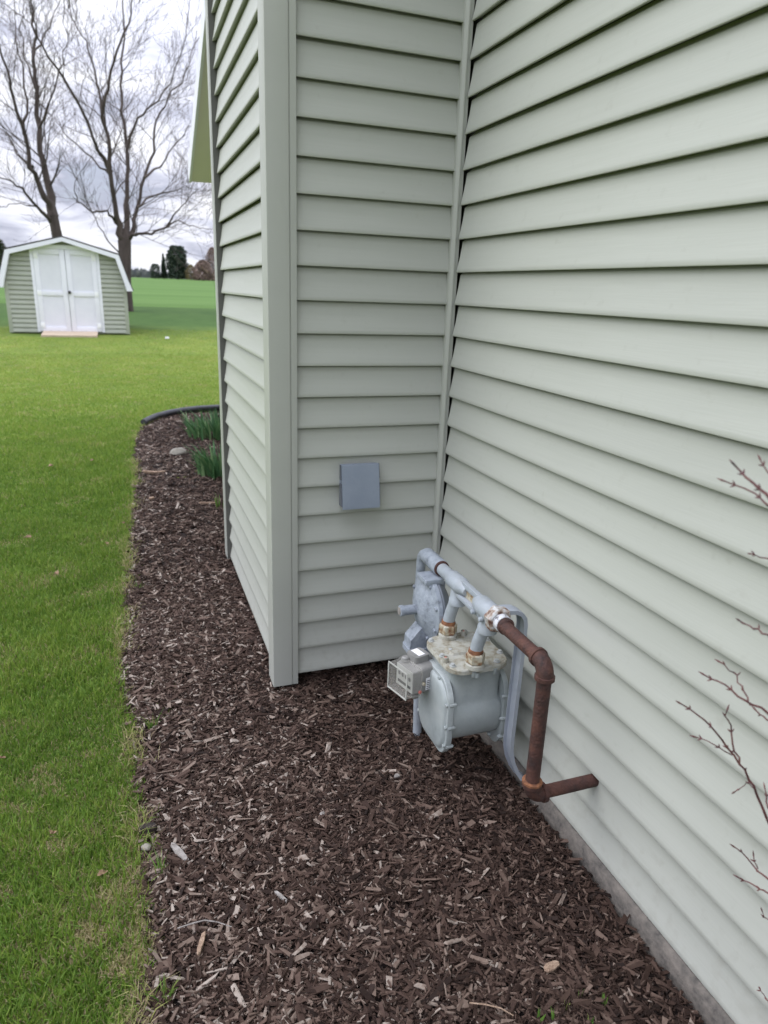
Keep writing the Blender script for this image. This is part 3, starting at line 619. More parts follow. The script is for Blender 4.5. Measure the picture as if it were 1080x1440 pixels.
for i in range(5):
    b = MB(); b.box(0.009, 0.0275-0.003*(i % 2), -0.0541, -0.0537, -0.030+i*0.007, -0.0275+i*0.007); xf(b).build('print_line', 'black', idx, smooth=0)
b = MB(); b.lathe((-0.021, -0.0562, -0.030), (0, -1, 0), [(0, 0.006), (0.003, 0.006)], 10); xf(b).build('red_seal', 'red', idx)
b = MB(); b.lathe((-0.005, -0.0525, -0.006), (0, -1, 0), [(0, 0.006), (0.008, 0.005)], 10); xf(b).build('seal_screw', 'nut', idx)
b = MB(); b.lathe((-0.02, -0.03, -0.052), (0, 0, -1), [(0, 0.014), (0.010, 0.013), (0.016, 0.006)], 14); b.lathe((-0.018, 0.030, 0.046), (0, 0, 1), [(0, 0.015), (0.010, 0.013), (0.014, 0.008)], 16); xf(b).build('housing_boss', 'idx', idx)

# ------------------------------------------------------------------ shed
SHY = 20.0
def shp(px, py): p = at(px, py, 1, SHY); return p
pl, pr_ = shp(14, 468), shp(183, 471)
sx0, sx1, sz0 = pl.x, pr_.x, min(pl.z, pr_.z)
sz0 = gz(SHY)+0.01
shed = empty('garden_shed', ((sx0+sx1)/2, SHY, sz0), 'barn style garden shed with white double doors on the lawn', 'shed')
SW = sx1-sx0; HW = SW/2; SXC = (sx0+sx1)/2
pk = shp(86, 334).z - sz0; ev = shp(180, 404).z - sz0; kn = shp(160, 360).z - sz0
KX = HW*0.87
SD = 2.6
outl = [(-HW, 0), (HW, 0), (HW, ev+0.02), (KX, kn-0.03), (0, pk-0.06), (-KX, kn-0.03), (-HW, ev+0.02)]
b = MB(); n = len(outl)
b.add([(SXC+x, SHY+0.02, sz0+z) for x, z in outl]+[(SXC+x, SHY+SD, sz0+z) for x, z in outl], [tuple(range(n)), tuple(range(2*n-1, n-1, -1))]+[(i, (i+1) % n, n+(i+1) % n, n+i) for i in range(n)])
sw = b.build('shed_wall', 'shedsiding', shed, smooth=0)
DW = 0.83; DXC = SXC + 0.32*0  # door half width
dl, dr = shp(52, 410).x, shp(139, 412).x
DXC = (dl+dr)/2; DW = (dr-dl)/2
doorTop = shp(90, 351).z - sz0
def half_at(z):
    if z < ev: return HW
    if z < kn: return HW+(KX-HW)*(z-ev)/(kn-ev)
    return max(0.02, KX*(pk-0.06-z)/(pk-0.06-kn))
step = 0.113
for i in range(int(pk/step)):
    z0_ = 0.02+i*step; z1_ = z0_+step*0.985
    hw = half_at(z1_)-0.02
    if hw < 0.15: break
    spans = [(SXC-hw, DXC-DW-0.07), (DXC+DW+0.07, SXC+hw)] if z0_ < doorTop+0.03 else [(SXC-hw, SXC+hw)]
    for a0, a1 in spans:
        if a1-a0 < 0.06: continue
        b = MB(); pr2 = [(0.019, z0_+0.020), (-0.012, z0_), (-0.020, z0_+0.006), (-0.012, z0_+step*0.45), (0.000, z0_+step*0.75), (0.012, z1_), (0.019, z1_)]
        m_ = len(pr2); b.add([(a0, SHY+y, sz0+z) for y, z in pr2]+[(a1, SHY+y, sz0+z) for y, z in pr2], [tuple(range(m_)), tuple(range(2*m_-1, m_-1, -1))]+[(q, (q+1) % m_, m_+(q+1) % m_, m_+q) for q in range(m_)])
        b.build('siding_plank', 'shedsiding', sw, smooth=0)
for sgn in (-1, 1):
    b = MB(); xx = SXC+sgn*HW; b.box(min(xx, xx-sgn*0.09), max(xx, xx-sgn*0.09), SHY-0.02, SHY+0.005, sz0, sz0+ev, 0.004); b.build('corner_board', 'shedsiding', shed)
# gambrel roof: path with thickness, flared eaves
FL = 0.15
rp_ = [(-HW-FL, ev-0.10), (-HW-0.05, ev+0.13), (-KX-0.05, kn+0.02), (0, pk), (KX+0.05, kn+0.02), (HW+0.05, ev+0.13), (HW+FL, ev-0.10)]
def strip(pts, th, y0, y1):
    vv = []; m_ = len(pts)
    for (x, z) in pts: vv += [(SXC+x, y0, sz0+z), (SXC+x, y1, sz0+z), (SXC+x, y0, sz0+z-th), (SXC+x, y1, sz0+z-th)]
    ff = []
    for i in range(m_-1):
        a = i*4; c = a+4; ff += [(a, a+1, c+1, c), (a+2, c+2, c+3, a+3), (a, c, c+2, a+2), (a+1, a+3, c+3, c+1)]
    ff += [(0, 2, 3, 1), ((m_-1)*4, (m_-1)*4+1, (m_-1)*4+3, (m_-1)*4+2)]
    return MB().add(vv, ff)
strip([(x*1.01, z+0.035) for x, z in rp_], 0.03, SHY-0.20, SHY+SD+0.15).build('shed_roof', 'shingle', shed, smooth=0)
# white bargeboards
fl = [(-HW-FL, ev-0.10), (-HW-0.10, ev+0.10), (-KX-0.07, kn), (0, pk)]
def bargeboard(s):
    th = [(0.02), (0.14), (0.14), (0.13)]
    p_ = [(s*x, z) for x, z in [(-HW-FL, ev-0.09), (-HW-0.06, ev+0.14), (-KX-0.05, kn+0.02), (0, pk)]]
    q_ = [(s*x, z) for x, z in [(-HW+0.00, ev-0.10), (-HW+0.055, ev+0.12), (-KX+0.035, kn-0.065), (0, pk-0.095)]]
    vv = []
    for (x, z) in p_+q_: vv.append((SXC+x, SHY-0.20, sz0+z))
    for (x, z) in p_+q_: vv.append((SXC+x, SHY-0.03, sz0+z))
    ff = []
    for i in range(3): ff += [(i, i+1, 4+i+1, 4+i), (8+i, 8+4+i, 8+4+i+1, 8+i+1), (i, 8+i, 8+i+1, i+1), (4+i, 4+i+1, 12+i+1, 12+i)]
    ff += [(0, 4, 12, 8), (3, 11, 15, 7)]
    MB().add(vv, ff).build('bargeboard', 'white', shed, smooth=0)
bargeboard(1); bargeboard(-1)
# doors
b = MB(); b.box(DXC-DW-0.075, DXC-DW-0.004, SHY-0.03, SHY+0.01, sz0+0.03, sz0+doorTop-0.001, 0.004); b.build('door_casing', 'white', shed)
b = MB(); b.box(DXC+DW+0.004, DXC+DW+0.075, SHY-0.03, SHY+0.01, sz0+0.03, sz0+doorTop-0.001, 0.004); b.build('door_casing', 'white', shed)
b = MB(); b.box(DXC-DW-0.075, DXC+DW+0.075, SHY-0.032, SHY+0.01, sz0+doorTop, sz0+doorTop+0.10, 0.004); b.build('door_casing', 'white', shed)
dz0, dz1 = sz0+0.05, sz0+doorTop-0.004
M['whiteb'] = mat('white_door_panel', (0.69, 0.695, 0.765), (0.73, 0.735, 0.80), 3, 0.55)
for s in (-1, 1):
    xa, xb = (DXC-DW, DXC-0.006) if s < 0 else (DXC+0.006, DXC+DW)
    d_ = empty('door', (0, 0, 0)); d_.parent = shed; d_.location = Vector(((xa+xb)/2, SHY, dz0)) - shed.location
    b = MB(); b.box(xa, xb, SHY-0.012, SHY+0.012, dz0, dz1); b.build('door_panel', 'whiteb', d_, smooth=0)
    zm = dz0+(dz1-dz0)*0.47; f_ = 0.115
    b = MB(); b.box(xa, xa+f_, SHY-0.036, SHY-0.0125, dz0, dz1, 0.004); b.build('stile', 'white', d_)
    b = MB(); b.box(xb-f_, xb, SHY-0.036, SHY-0.0125, dz0, dz1, 0.004); b.build('stile', 'white', d_)
    for (za, zb) in ((dz0, dz0+f_), (zm-f_/2, zm+f_/2), (dz1-f_, dz1)):
        b = MB(); b.box(xa+f_+0.001, xb-f_-0.001, SHY-0.034, SHY-0.0125, za, zb, 0.004); b.build('rail', 'white', d_)
    for zh in (dz0+0.15, zm, dz1-0.17):
        xh = xa+0.005 if s < 0 else xb-0.105
        b = MB(); b.box(xh, xh+0.10, SHY-0.044, SHY-0.0365, zh-0.06, zh+0.06, 0.003); b.build('hinge', 'paper', d_)
kn_ = at(96, 414, 1, SHY)
b = MB(); b.lathe((DXC+0.035, SHY-0.037, sz0+doorTop*0.50), (0, -1, 0), [(0, 0.035), (0.02, 0.03), (0.03, 0.038), (0.06, 0.036), (0.07, 0.02)], 14); b.build('door_knob', 'black', shed)
b = MB(); ra, rb = shp(62, 470).x, shp(138, 470).x
b.add([(ra, SHY-0.03, sz0+0.055), (rb, SHY-0.03, sz0+0.055), (rb, SHY-0.75, gz(SHY-.75)+0.035), (ra, SHY-0.75, gz(SHY-.75)+0.035), (ra, SHY-0.03, sz0-0.2), (rb, SHY-0.03, sz0-0.2), (rb, SHY-0.75, sz0-0.2), (ra, SHY-0.75, sz0-0.2)],
      [(0, 1, 2, 3), (4, 7, 6, 5), (0, 4, 5, 1), (1, 5, 6, 2), (2, 6, 7, 3), (3, 7, 4, 0)])
b.build('entry_ramp', 'ramp', shed, smooth=0)

# ------------------------------------------------------------------ bare trees
def grow(mbw, mbt, start, d, length, r0, depth, rnd):
    """recursive limb: thick wood to mbw, thin twigs to mbt"""
    n = 5 if depth <= 1 else 4
    pts = [Vector(start)]; d = d.normalized(); seg = length/n; rad = [r0]
    for i in range(n):
        d = (d + Vector((rnd.gauss(0, .13), rnd.gauss(0, .13), rnd.gauss(0.05, .10)))).normalized()
        pts.append(pts[-1]+d*seg); rad.append(max(0.004, r0*(1-0.75*(i+1)/n)))
    (mbw if r0 > 0.02 else mbt).tube(pts, rad, 6 if r0 > 0.03 else 3, caps=False)
    if depth <= 0: return
    kids = {3: 6, 2: 5, 1: 4}[depth]
    for j in range(kids):
        t = 0.22+0.75*(j+rnd.random())/kids; i = min(n-1, int(t*n)); f = t*n-i
        p = pts[i].lerp(pts[i+1], f); ax = (pts[i+1]-pts[i]).normalized()
        o = ax.orthogonal().normalized(); o.rotate(Matrix.Rotation(rnd.random()*6.283, 3, ax))
        dd = ax*0.80 + o*rnd.uniform(0.45, 0.80) + Vector((0, 0, 0.16))
        grow(mbw, mbt, p, dd, length*rnd.uniform(0.40, 0.62), rad[i]*0.58, depth-1, rnd)
def limb_tree(name, label, Y, trunk, limbs, seed, depth=2):
    rnd = random.Random(seed); P = lambda px, py, dy=0: at(px, py, 1, Y+dy)
    base = P(*trunk[0][:2]); base.z = gz(Y)-0.1
    root = empty(name, (base.x, Y, gz(Y)), label, 'tree', 'bare trees behind the shed')
    W_ = MB(); T_ = MB(); TR = MB()
    pts = [base]+[P(a, c) for a, c, _ in trunk[1:]]; TR.tube(pts, [r for _, _, r in trunk], 14)
    for (poly, r0, r1, dy) in limbs:
        n = len(poly); pts = []
        for i, (a, c) in enumerate(poly): pts.append(P(a, c, dy*i/(n-1)))
        # resample with a little wobble
        fine = []
        for i in range(n-1):
            for q in range(3):
                t = q/3; v = pts[i].lerp(pts[i+1], t)
                if i+q > 0: v = v+Vector((rnd.gauss(0, .035), rnd.gauss(0, .05), rnd.gauss(0, .035)))
                fine.append(v)
        fine.append(pts[-1]); m_ = len(fine)
        rad = [.62*(r1+(r0-r1)*(1-i/(m_-1))**1.15)+.34*(r0-r1)*max(0, 1-4*i/(m_-1))**2 for i in range(m_)]
        W_.tube(fine, rad, 9)
        for i in range(3, m_):
            for rep in range(2):
                if rnd.random() < 0.44:
                    ax = (fine[i]-fine[i-1]).normalized(); o = ax.orthogonal().normalized(); o.rotate(Matrix.Rotation(rnd.random()*6.283, 3, ax))
                    d = ax*0.75+o*rnd.uniform(.45, .9)+Vector((0, 0, .12))
                    grow(W_, T_, fine[i], d, rnd.uniform(0.9, 2.3)*(0.7+0.6*(1-i/m_)), min(.05, rad[i]*rnd.uniform(.22, .42)), depth, rnd)
        grow(W_, T_, fine[-1], fine[-1]-fine[-2], 2.2, r1, 3 if depth > 1 else 2, rnd)
    TR.build('trunk', 'bark', root, smooth=60); W_.build('limbs', 'bark', root, smooth=60); T_.build('twigs', 'twig', root, smooth=0)
    return root
limb_tree('bare_tree', 'bare tree with a thick trunk rising just right of the shed', 28.0,
    [(177, 424, .25), (176, 395, .21), (176, 365, .21), (175, 340, .23), (175, 330, .19), (175, 322, .12)],
    [([(175, 342), (168, 318), (163, 292), (156, 245), (149, 195), (146, 150), (152, 112), (165, 75), (178, 35), (186, -10)], .17, .03, -1.5),
     ([(156, 242), (141, 214), (112, 150), (78, 92), (54, 50), (40, 5), (30, -40)], .10, .02, -2.5),
     ([(147, 170), (140, 130), (132, 95), (122, 60), (100, 25), (90, -20)], .07, .02, 1.5),
     ([(176, 335), (178, 290), (178, 250), (180, 208), (173, 160), (170, 118), (175, 70), (172, 20), (176, -30)], .14, .03, 1.8),
     ([(180, 208), (195, 165), (215, 150), (238, 120), (255, 80), (262, 40)], .07, .015, -1.0),
     ([(178, 340), (189, 318), (193, 292), (203, 250), (216, 213), (221, 170), (236, 140), (262, 105), (275, 60)], .13, .02, 2.5),
     ([(203, 250), (225, 235), (245, 205), (262, 180), (280, 165)], .06, .012, 1.5),
     ([(177, 335), (190, 329), (212, 327), (234, 319), (250, 311), (272, 318), (292, 322)], .10, .012, -1.5),
     ([(234, 319), (252, 296), (266, 280), (285, 262)], .05, .01, -1.0),
     ([(192, 292), (212, 277), (238, 268), (262, 262), (285, 268)], .06, .01, 1.5),
     ([(169, 322), (162, 308), (150, 299), (129, 296), (108, 284), (104, 265), (115, 240)], .09, .012, -1.2),
     ([(172, 362), (155, 342), (140, 318), (129, 297)], .045, .02, -0.8),
     ([(158, 250), (130, 225), (100, 195), (78, 172), (60, 150)], .055, .012, 1.8)], 5)
limb_tree('bare_tree', 'bare tree whose trunk leans left directly behind the shed roof', 31.0,
    [(90, 420, .26), (84, 350, .20), (79, 325, .19), (74, 300, .17)],
    [([(75, 305), (68, 262), (61, 225), (55, 180), (50, 125), (46, 85), (50, 50), (44, 0), (40, -40)], .22, .04, 1.5),
     ([(73, 298), (58, 268), (46, 235), (34, 190), (20, 140), (8, 95), (-4, 50), (-10, 0)], .17, .03, -1.5),
     ([(72, 312), (55, 291), (32, 266), (12, 252), (-12, 245)], .11, .02, -2.0),
     ([(46, 235), (25, 215), (10, 190), (-10, 170)], .08, .015, 2.0),
     ([(34, 190), (38, 140), (30, 90), (22, 40), (20, -10)], .08, .02, 1.5),
     ([(55, 180), (72, 140), (85, 100), (95, 60), (90, 20)], .06, .015, -1.5),
     ([(46, 85), (62, 50), (80, 15), (90, -20)], .06, .015, 1.5),
     ([(52, 290), (30, 287), (8, 290), (-15, 300)], .04, .01, 1.0),
     ([(50, 125), (35, 80), (30, 40), (34, 0)], .06, .015, 2.0)], 9)

# ------------------------------------------------------------------ far trees and bushes
def leaf_cloud(name, pts, size, m_, parent, tn):
    n = len(pts); V = np.zeros((n, 3, 3)); a = rng.normal(size=(n, 3)); a /= np.linalg.norm(a, axis=1)[:, None]
    b_ = np.cross(a, rng.normal(size=(n, 3))); b_ /= np.linalg.norm(b_, axis=1)[:, None]
    s_ = (size*rng.uniform(.5, 1.4, n))[:, None]
    V[:, 0] = pts+a*s_; V[:, 1] = pts-a*s_*.6+b_*s_*.6; V[:, 2] = pts-a*s_*.6-b_*s_*.6
    o = np_mesh(name, V.reshape(-1, 3), np.arange(n*3).reshape(-1, 3), np.repeat(tn, 3), m_)
    o.parent = parent; o.location = (0, 0, 0); o.matrix_parent_inverse = parent.matrix_world.inverted(); return o
def far_tree(name, label, cat, px, py_base, py_top, wpx, Y, m_, shape, n=5000, group=None, size=None):
    p0 = at(px, py_base, 1, Y); z0_ = gz(Y); h = at(px, py_top, 1, Y).z - z0_; wd = abs(at(px+wpx, py_base, 1, Y).x-p0.x)/2
    root = empty(name, (p0.x, Y, z0_), label, cat, group)
    u = rng.random(n)
    if shape == 'cone': prof = lambda t: (1-t)**0.85*(0.85+0.15*np.sin(t*40))
    elif shape == 'oval': prof = lambda t: np.sqrt(np.clip(1-np.abs(t*1.25-0.42)**2.6/0.78, 0, 1))
    else: prof = lambda t: np.sqrt(np.clip(1-t**2, 0, 1))
    th = rng.random(n)*2*np.pi
    lump = 1+0.16*np.sin(th*3+u*9)+0.12*np.sin(th*7+u*23)+0.08*np.sin(u*47+th*2)
    rr = wd*prof(u)*lump*np.sqrt(rng.uniform(.25, 1, n))
    pts = np.stack([rr*np.cos(th), rr*np.sin(th), 0.04*h+u*h*0.96], 1)
    tn = np.clip(0.45+0.25*np.sin(th*5+u*17)+rng.normal(0, .2, n), 0, 1)
    o = leaf_cloud('crown', pts, size if size else wd*0.10, m_, root, tn)
    o.matrix_parent_inverse = Matrix.Identity(4)
    b = MB(); b.tube([(p0.x, Y, z0_-0.3), (p0.x, Y, z0_+h*0.55)], [wd*.10, wd*.03], 7); b.build('trunk', 'bark', root)
    return root
G2 = 'conifers far across the field'
far_tree('conifer', 'tall broad dark evergreen at the far edge of the field', 'tree', 250, 391, 346, 29, 150, 'needle', 'oval', 7000, G2)
far_tree('conifer', 'thin spire shaped conifer left of the broad evergreen', 'tree', 231, 391, 357, 11, 152, 'needle', 'cone', 5000, G2, 0.16)
far_tree('conifer', 'low dark evergreen leftmost of the far field trees', 'tree', 219, 391, 371, 15, 151, 'needle', 'oval', 3000, G2)
far_tree('conifer', 'olive green evergreen at the left edge behind the shed', 'tree', 1, 420, 336, 34, 70, 'needle2', 'oval', 6000)
far_tree('budding_bush', 'yellowish budding bush right of the broad evergreen', 'bush', 269, 393, 372, 16, 148, 'tan_bush', 'dome', 2200)
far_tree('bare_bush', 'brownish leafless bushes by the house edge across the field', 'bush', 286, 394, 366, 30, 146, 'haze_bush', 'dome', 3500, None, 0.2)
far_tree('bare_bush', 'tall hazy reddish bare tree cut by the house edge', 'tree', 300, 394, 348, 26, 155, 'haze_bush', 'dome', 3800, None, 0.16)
# far woodland line: a pale mass below the clouds
n = 16000; px_ = rng.uniform(-420, 300, n); hx_ = 3.0+1.6*np.sin(px_*.05)+1.2*np.sin(px_*.13+1)+0.8*np.sin(px_*.31)
zz = np.sqrt(rng.random(n))*np.clip(hx_, .6, 9)
pts = np.stack([px_, 330+rng.uniform(-6, 6, n), 1.2+zz], 1)
V = np.zeros((n, 3, 3)); V[:, 0] = pts+[0, 0, 1.0]; V[:, 1] = pts+[-.7, 0, -.6]; V[:, 2] = pts+[.7, 0.3, -.6]
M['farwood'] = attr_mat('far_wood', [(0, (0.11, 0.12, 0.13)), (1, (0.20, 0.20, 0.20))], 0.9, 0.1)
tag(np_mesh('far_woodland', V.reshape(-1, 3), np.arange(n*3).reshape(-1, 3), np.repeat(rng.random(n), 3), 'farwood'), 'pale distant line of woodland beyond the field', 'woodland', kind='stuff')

# ------------------------------------------------------------------ lawn grass blades
def patch(x, y, s, o): 
    return np.sin(x*s*1.7+o+1.3*np.sin(y*s*1.1+o*2))*np.sin(y*s*1.9+o*.7+1.1*np.sin(x*s*1.3))
def blades(x, y, z, length, width, lean, tint):
    n = len(x); a = rng.random(n)*2*np.pi; la = rng.random(n)*2*np.pi
    wx, wy = np.cos(a)*width/2, np.sin(a)*width/2
    lx, ly = np.cos(la)*lean*length, np.sin(la)*lean*length
    V = np.zeros((n, 5, 3))
    h1 = length*0.55*np.sqrt(np.clip(1-(lean*.6)**2, .05, 1)); h2 = length*np.sqrt(np.clip(1-lean**2, .03, 1))
    V[:, 0] = np.stack([x-wx, y-wy, z-.004], 1); V[:, 1] = np.stack([x+wx, y+wy, z-.004], 1)
    V[:, 2] = np.stack([x+lx*.38+wx*.8, y+ly*.38+wy*.8, z+h1], 1); V[:, 3] = np.stack([x+lx*.38-wx*.8, y+ly*.38-wy*.8, z+h1], 1)
    V[:, 4] = np.stack([x+lx, y+ly, z+h2], 1)
    b0 = np.arange(n)*5
    F = np.concatenate([np.stack([b0, b0+1, b0+2], 1), np.stack([b0, b0+2, b0+3], 1), np.stack([b0+3, b0+2, b0+4], 1)])
    return V.reshape(-1, 3), F, np.repeat(tint, 5)
VS, FS, TS = [], [], []; off = 0
def add_blades(n, y0, y1, xw, ln, wd, dead=0.10):
    global off
    u = rng.random(n); y = y0+(y1-y0)*u
    ex = edge_x(y); ex = np.where(y > 9.3, 0.05+(y-9.3)*.12, ex)
    # sample across the visible width at that distance
    left = xw(y); x = left+(np.minimum(ex, 3.5)-left)*rng.random(n)
    x = x+np.where(rng.random(n) < .03, rng.normal(0, .03, n), 0)
    keep = ~((x > -0.1) & (y < 9.0))
    keep &= ~((y > SHY-0.75) & (y < SHY+3) & (x > sx0-0.02) & (x < sx1+0.02))
    de = np.abs(ex-x)
    x, y, de = x[keep], y[keep], de[keep]; n = len(x)
    pt = patch(x, y, 2.2, .4)*.5+patch(x, y, 6.0, 2.1)*.35+patch(x, y, 17, 4)*.25
    dry = np.clip(dead*(1+1.6*(pt > .38)) + np.exp(-de/.05)*.5 + np.clip(2.6-y, 0, 1)*.25*(pt > .0) + .35*((patch(x, y, 4.3, 5.2)+.4*patch(x, y, 13, 1)) > .62), 0, .85)
    tint = np.clip(0.36+0.13*pt+rng.normal(0, .17, n)+np.clip((y-6)/8, 0, 1)*.27, 0, .74)  # sunlight on the far lawn is put into the tint, rising with distance
    isd = rng.random(n) < dry; tint = np.where(isd, rng.uniform(.82, 1, n), tint)
    z = np.interp(y, [9, 14, 20, 30], [0, .07, .27, .66])-0.010
    dens = np.clip(0.75+0.5*pt, .35, 1.3)
    le = ln*rng.uniform(.55, 1.3, n)*np.where(isd, .65, 1)*dens; lean = np.clip(rng.beta(2, 2.6, n)*1.05+np.where(isd, .3, 0), .05, .97)
    V, F, T = blades(x, y, z, le, wd*rng.uniform(.6, 1.3, n), lean, tint)
    VS.append(V); FS.append(F+off); TS.append(T); off += len(V)
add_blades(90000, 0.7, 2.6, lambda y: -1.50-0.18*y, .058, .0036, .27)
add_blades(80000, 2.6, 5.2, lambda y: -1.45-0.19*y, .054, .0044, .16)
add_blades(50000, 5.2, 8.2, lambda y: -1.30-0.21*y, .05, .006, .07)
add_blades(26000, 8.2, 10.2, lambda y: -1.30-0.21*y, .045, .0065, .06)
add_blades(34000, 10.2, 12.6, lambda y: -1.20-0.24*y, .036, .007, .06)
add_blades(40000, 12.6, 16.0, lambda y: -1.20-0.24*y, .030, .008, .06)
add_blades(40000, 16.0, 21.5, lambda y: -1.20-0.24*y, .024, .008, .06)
# straw tufts fringing the bed
n = 5200; y = 0.8+8.0*rng.random(n)**1.6; x = edge_x(y)+rng.normal(-.012, .022, n)+0.02*patch(y*0, y, 5, 1)
cl = (patch(x*0+.3, y, 3.1, .6)+.35*patch(x*0, y, 9, 2)) > .05
x, y = x[cl], y[cl]; n = len(x)
V, F, T = blades(x, y, np.full(n, .004), rng.uniform(.03, .085, n), rng.uniform(.0018, .0034, n), rng.uniform(.5, .96, n), np.where(rng.random(n) < .7, rng.uniform(.78, .95, n), rng.uniform(.3, .7, n)))
VS.append(V); FS.append(F+off); TS.append(T); off += len(V)
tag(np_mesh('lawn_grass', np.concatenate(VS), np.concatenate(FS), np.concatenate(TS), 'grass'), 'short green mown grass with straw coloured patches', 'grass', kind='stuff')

# ------------------------------------------------------------------ mulch chips
def chip_cloud(n, y0, y1, lmul):
    y = y0+(y1-y0)*rng.random(n); ex = edge_x(y)
    xr = np.where((y > YB+0.22) & (y < YC2-0.02), XC+0.14, -0.028)
    x = ex-0.012+(xr-ex+0.012)*rng.random(n)+np.where(rng.random(n) < .05, rng.normal(0, .02, n), 0)
    x = np.minimum(x, -0.03)
    ln = np.clip(rng.lognormal(np.log(.019), .55, n), .006, .072)*lmul; wd = np.clip(ln*rng.uniform(.16, .48, n), .0025, .015); th = rng.uniform(.0016, .0045, n)
    bz = np.array([0.004+bed_noise(a, c) for a, c in zip(x, y)])
    z = bz+rng.beta(1.6, 1.8, n)*0.020
    yaw = rng.random(n)*2*np.pi; pit = rng.normal(0, .25, n); rol = rng.normal(0, .42, n)
    base = np.array([[-1, -1, -1], [1, -1, -1], [1, 1, -1], [-1, 1, -1], [-1, -1, 1], [1, -1, 1], [1, 1, 1], [-1, 1, 1]])*.5
    V = np.repeat(base[None], n, 0)*np.stack([ln, wd, th], 1)[:, None, :]
    # splintered ends: shift and narrow the two ends at random
    e0 = rng.uniform(.25, 1, (n, 1)); e1 = rng.uniform(.25, 1, (n, 1)); le_ = base[:, 0] < 0
    V[:, le_, 1] *= e0; V[:, ~le_, 1] *= e1
    V[:, :, 0] += rng.normal(0, .10, (n, 8))*ln[:, None]; V[:, :, 2] += rng.normal(0, .18, (n, 8))*th[:, None]; V[:, :, 1] += rng.normal(0, .10, (n, 8))*wd[:, None]
    cr, sr = np.cos(rol)[:, None], np.sin(rol)[:, None]; Y_, Z_ = V[:, :, 1]*cr-V[:, :, 2]*sr, V[:, :, 1]*sr+V[:, :, 2]*cr; X_ = V[:, :, 0]
    cp2, sp2 = np.cos(pit)[:, None], np.sin(pit)[:, None]; X2, Z2 = X_*cp2+Z_*sp2, -X_*sp2+Z_*cp2
    c3, s3 = np.cos(yaw)[:, None], np.sin(yaw)[:, None]; X3, Y3 = X2*c3-Y_*s3, X2*s3+Y_*c3
    V = np.stack([X3+x[:, None], Y3+y[:, None], Z2+z[:, None]], 2)
    F0 = np.array([[0, 3, 2, 1], [4, 5, 6, 7], [0, 1, 5, 4], [1, 2, 6, 5], [2, 3, 7, 6], [3, 0, 4, 7]])
    F = (np.arange(n)*8)[:, None, None]+F0[None]
    # paler chips lie towards the open lawn side, darker ones by the wall
    wall_side = np.clip((x-ex)/(-ex-0.03), 0, 1)
    pale = 0.13*(1-wall_side)+0.05+0.05*patch(x, y, 5, 1.2)
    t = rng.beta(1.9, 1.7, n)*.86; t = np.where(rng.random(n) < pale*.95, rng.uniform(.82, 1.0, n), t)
    t = t+0.12*(0.5-wall_side)
    return V.reshape(-1, 3), F.reshape(-1, 4), np.repeat(np.clip(t, 0, 1), 8)
VS, FS, TS = [], [], []; off = 0
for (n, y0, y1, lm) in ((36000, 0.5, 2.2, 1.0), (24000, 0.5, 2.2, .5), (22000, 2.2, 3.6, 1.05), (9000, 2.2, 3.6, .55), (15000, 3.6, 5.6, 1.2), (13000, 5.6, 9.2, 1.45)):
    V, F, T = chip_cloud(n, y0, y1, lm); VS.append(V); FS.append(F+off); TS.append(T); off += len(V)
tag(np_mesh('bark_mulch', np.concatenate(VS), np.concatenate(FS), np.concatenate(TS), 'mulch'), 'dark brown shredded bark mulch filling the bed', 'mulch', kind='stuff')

# ------------------------------------------------------------------ single chips, sticks, stones and leaves
def lump(name, m_, label, cat, px, py, lx, ly, lz, ang, group=None, zz=0.02):
    """one weathered chip (split slab) or stone lying on the ground"""
    p = at(px, py, 2, zz); rnd = random.Random(int(px*7+py)); b = MB()
    if name in ('stone', 'pebble'):
        bm = bmesh.new(); bmesh.ops.create_icosphere(bm, subdivisions=3, radius=0.5)
        for v in bm.verts:
            f = 1+.22*noise.noise(v.co*2.2+Vector((px, py, 0)))+.10*noise.noise(v.co*6+Vector((py, px, 0)))
            v.co = Vector((v.co.x*lx*f, v.co.y*ly*f, v.co.z*lz*f*(1 if v.co.z > 0 else .6)))
        b.bm(bm); sm = 60
    else:
        # an uneven outline along the grain, two skins, chamfered rim
        up = [(-.5, rnd.uniform(-.1, .1))]; lo = []
        for t in (-.40, -.22, 0, .2, .38): up.append((t+rnd.gauss(0, .02), rnd.uniform(.36, .55)*(1-abs(t)*.5))); lo.append((t+rnd.gauss(0, .02), -rnd.uniform(.36, .55)*(1-abs(t)*.5)))
        up.append((.5, rnd.uniform(-.25, .25))); outl_ = up+lo[::-1]; bend = rnd.uniform(-.5, .5)
        rings = []
        for (zf, sc) in ((-.5, .9), (-.1, 1.0), (.3, .98), (.5, .86)):
            rings.append([Vector((x*sc*lx, y*sc*ly, zf*lz+bend*lx*.12*(1-4*x*x)+rnd.gauss(0, lz*.05))) for x, y in outl_])
        b.loft(rings); sm = 20
        b.v = [tuple(Matrix.Rotation(rnd.gauss(0, .12) if False else .10, 3, 'Y') @ Vector(v)) for v in b.v]
    rz = Matrix.Rotation(R(ang), 3, 'Z'); b.v = [tuple(rz @ Vector(v)) for v in b.v]
    o = b.build(name, m_, None, smooth=sm); o.location = (p.x, p.y, zz+lz*.3); return tag(o, label, cat, group)
lump('bark_chip', 'palechip', 'large whitish weathered wood chip near the grass edge', 'wood chip', 252, 1199, .085, .022, .010, -62)
lump('bark_chip', 'tanchip', 'long tan split chip pointing down, below the thin pale stick', 'wood chip', 283, 1328, .075, .014, .010, 72)
lump('bark_chip', 'tanchip', 'broad tan wood chip near the bottom beside the foundation', 'wood chip', 776, 1361, .050, .022, .010, 12)
lump('bark_chip', 'palechip', 'square white chip alone in dark mulch left of the rusty elbow', 'wood chip', 558, 1092, .022, .018, .008, 20)
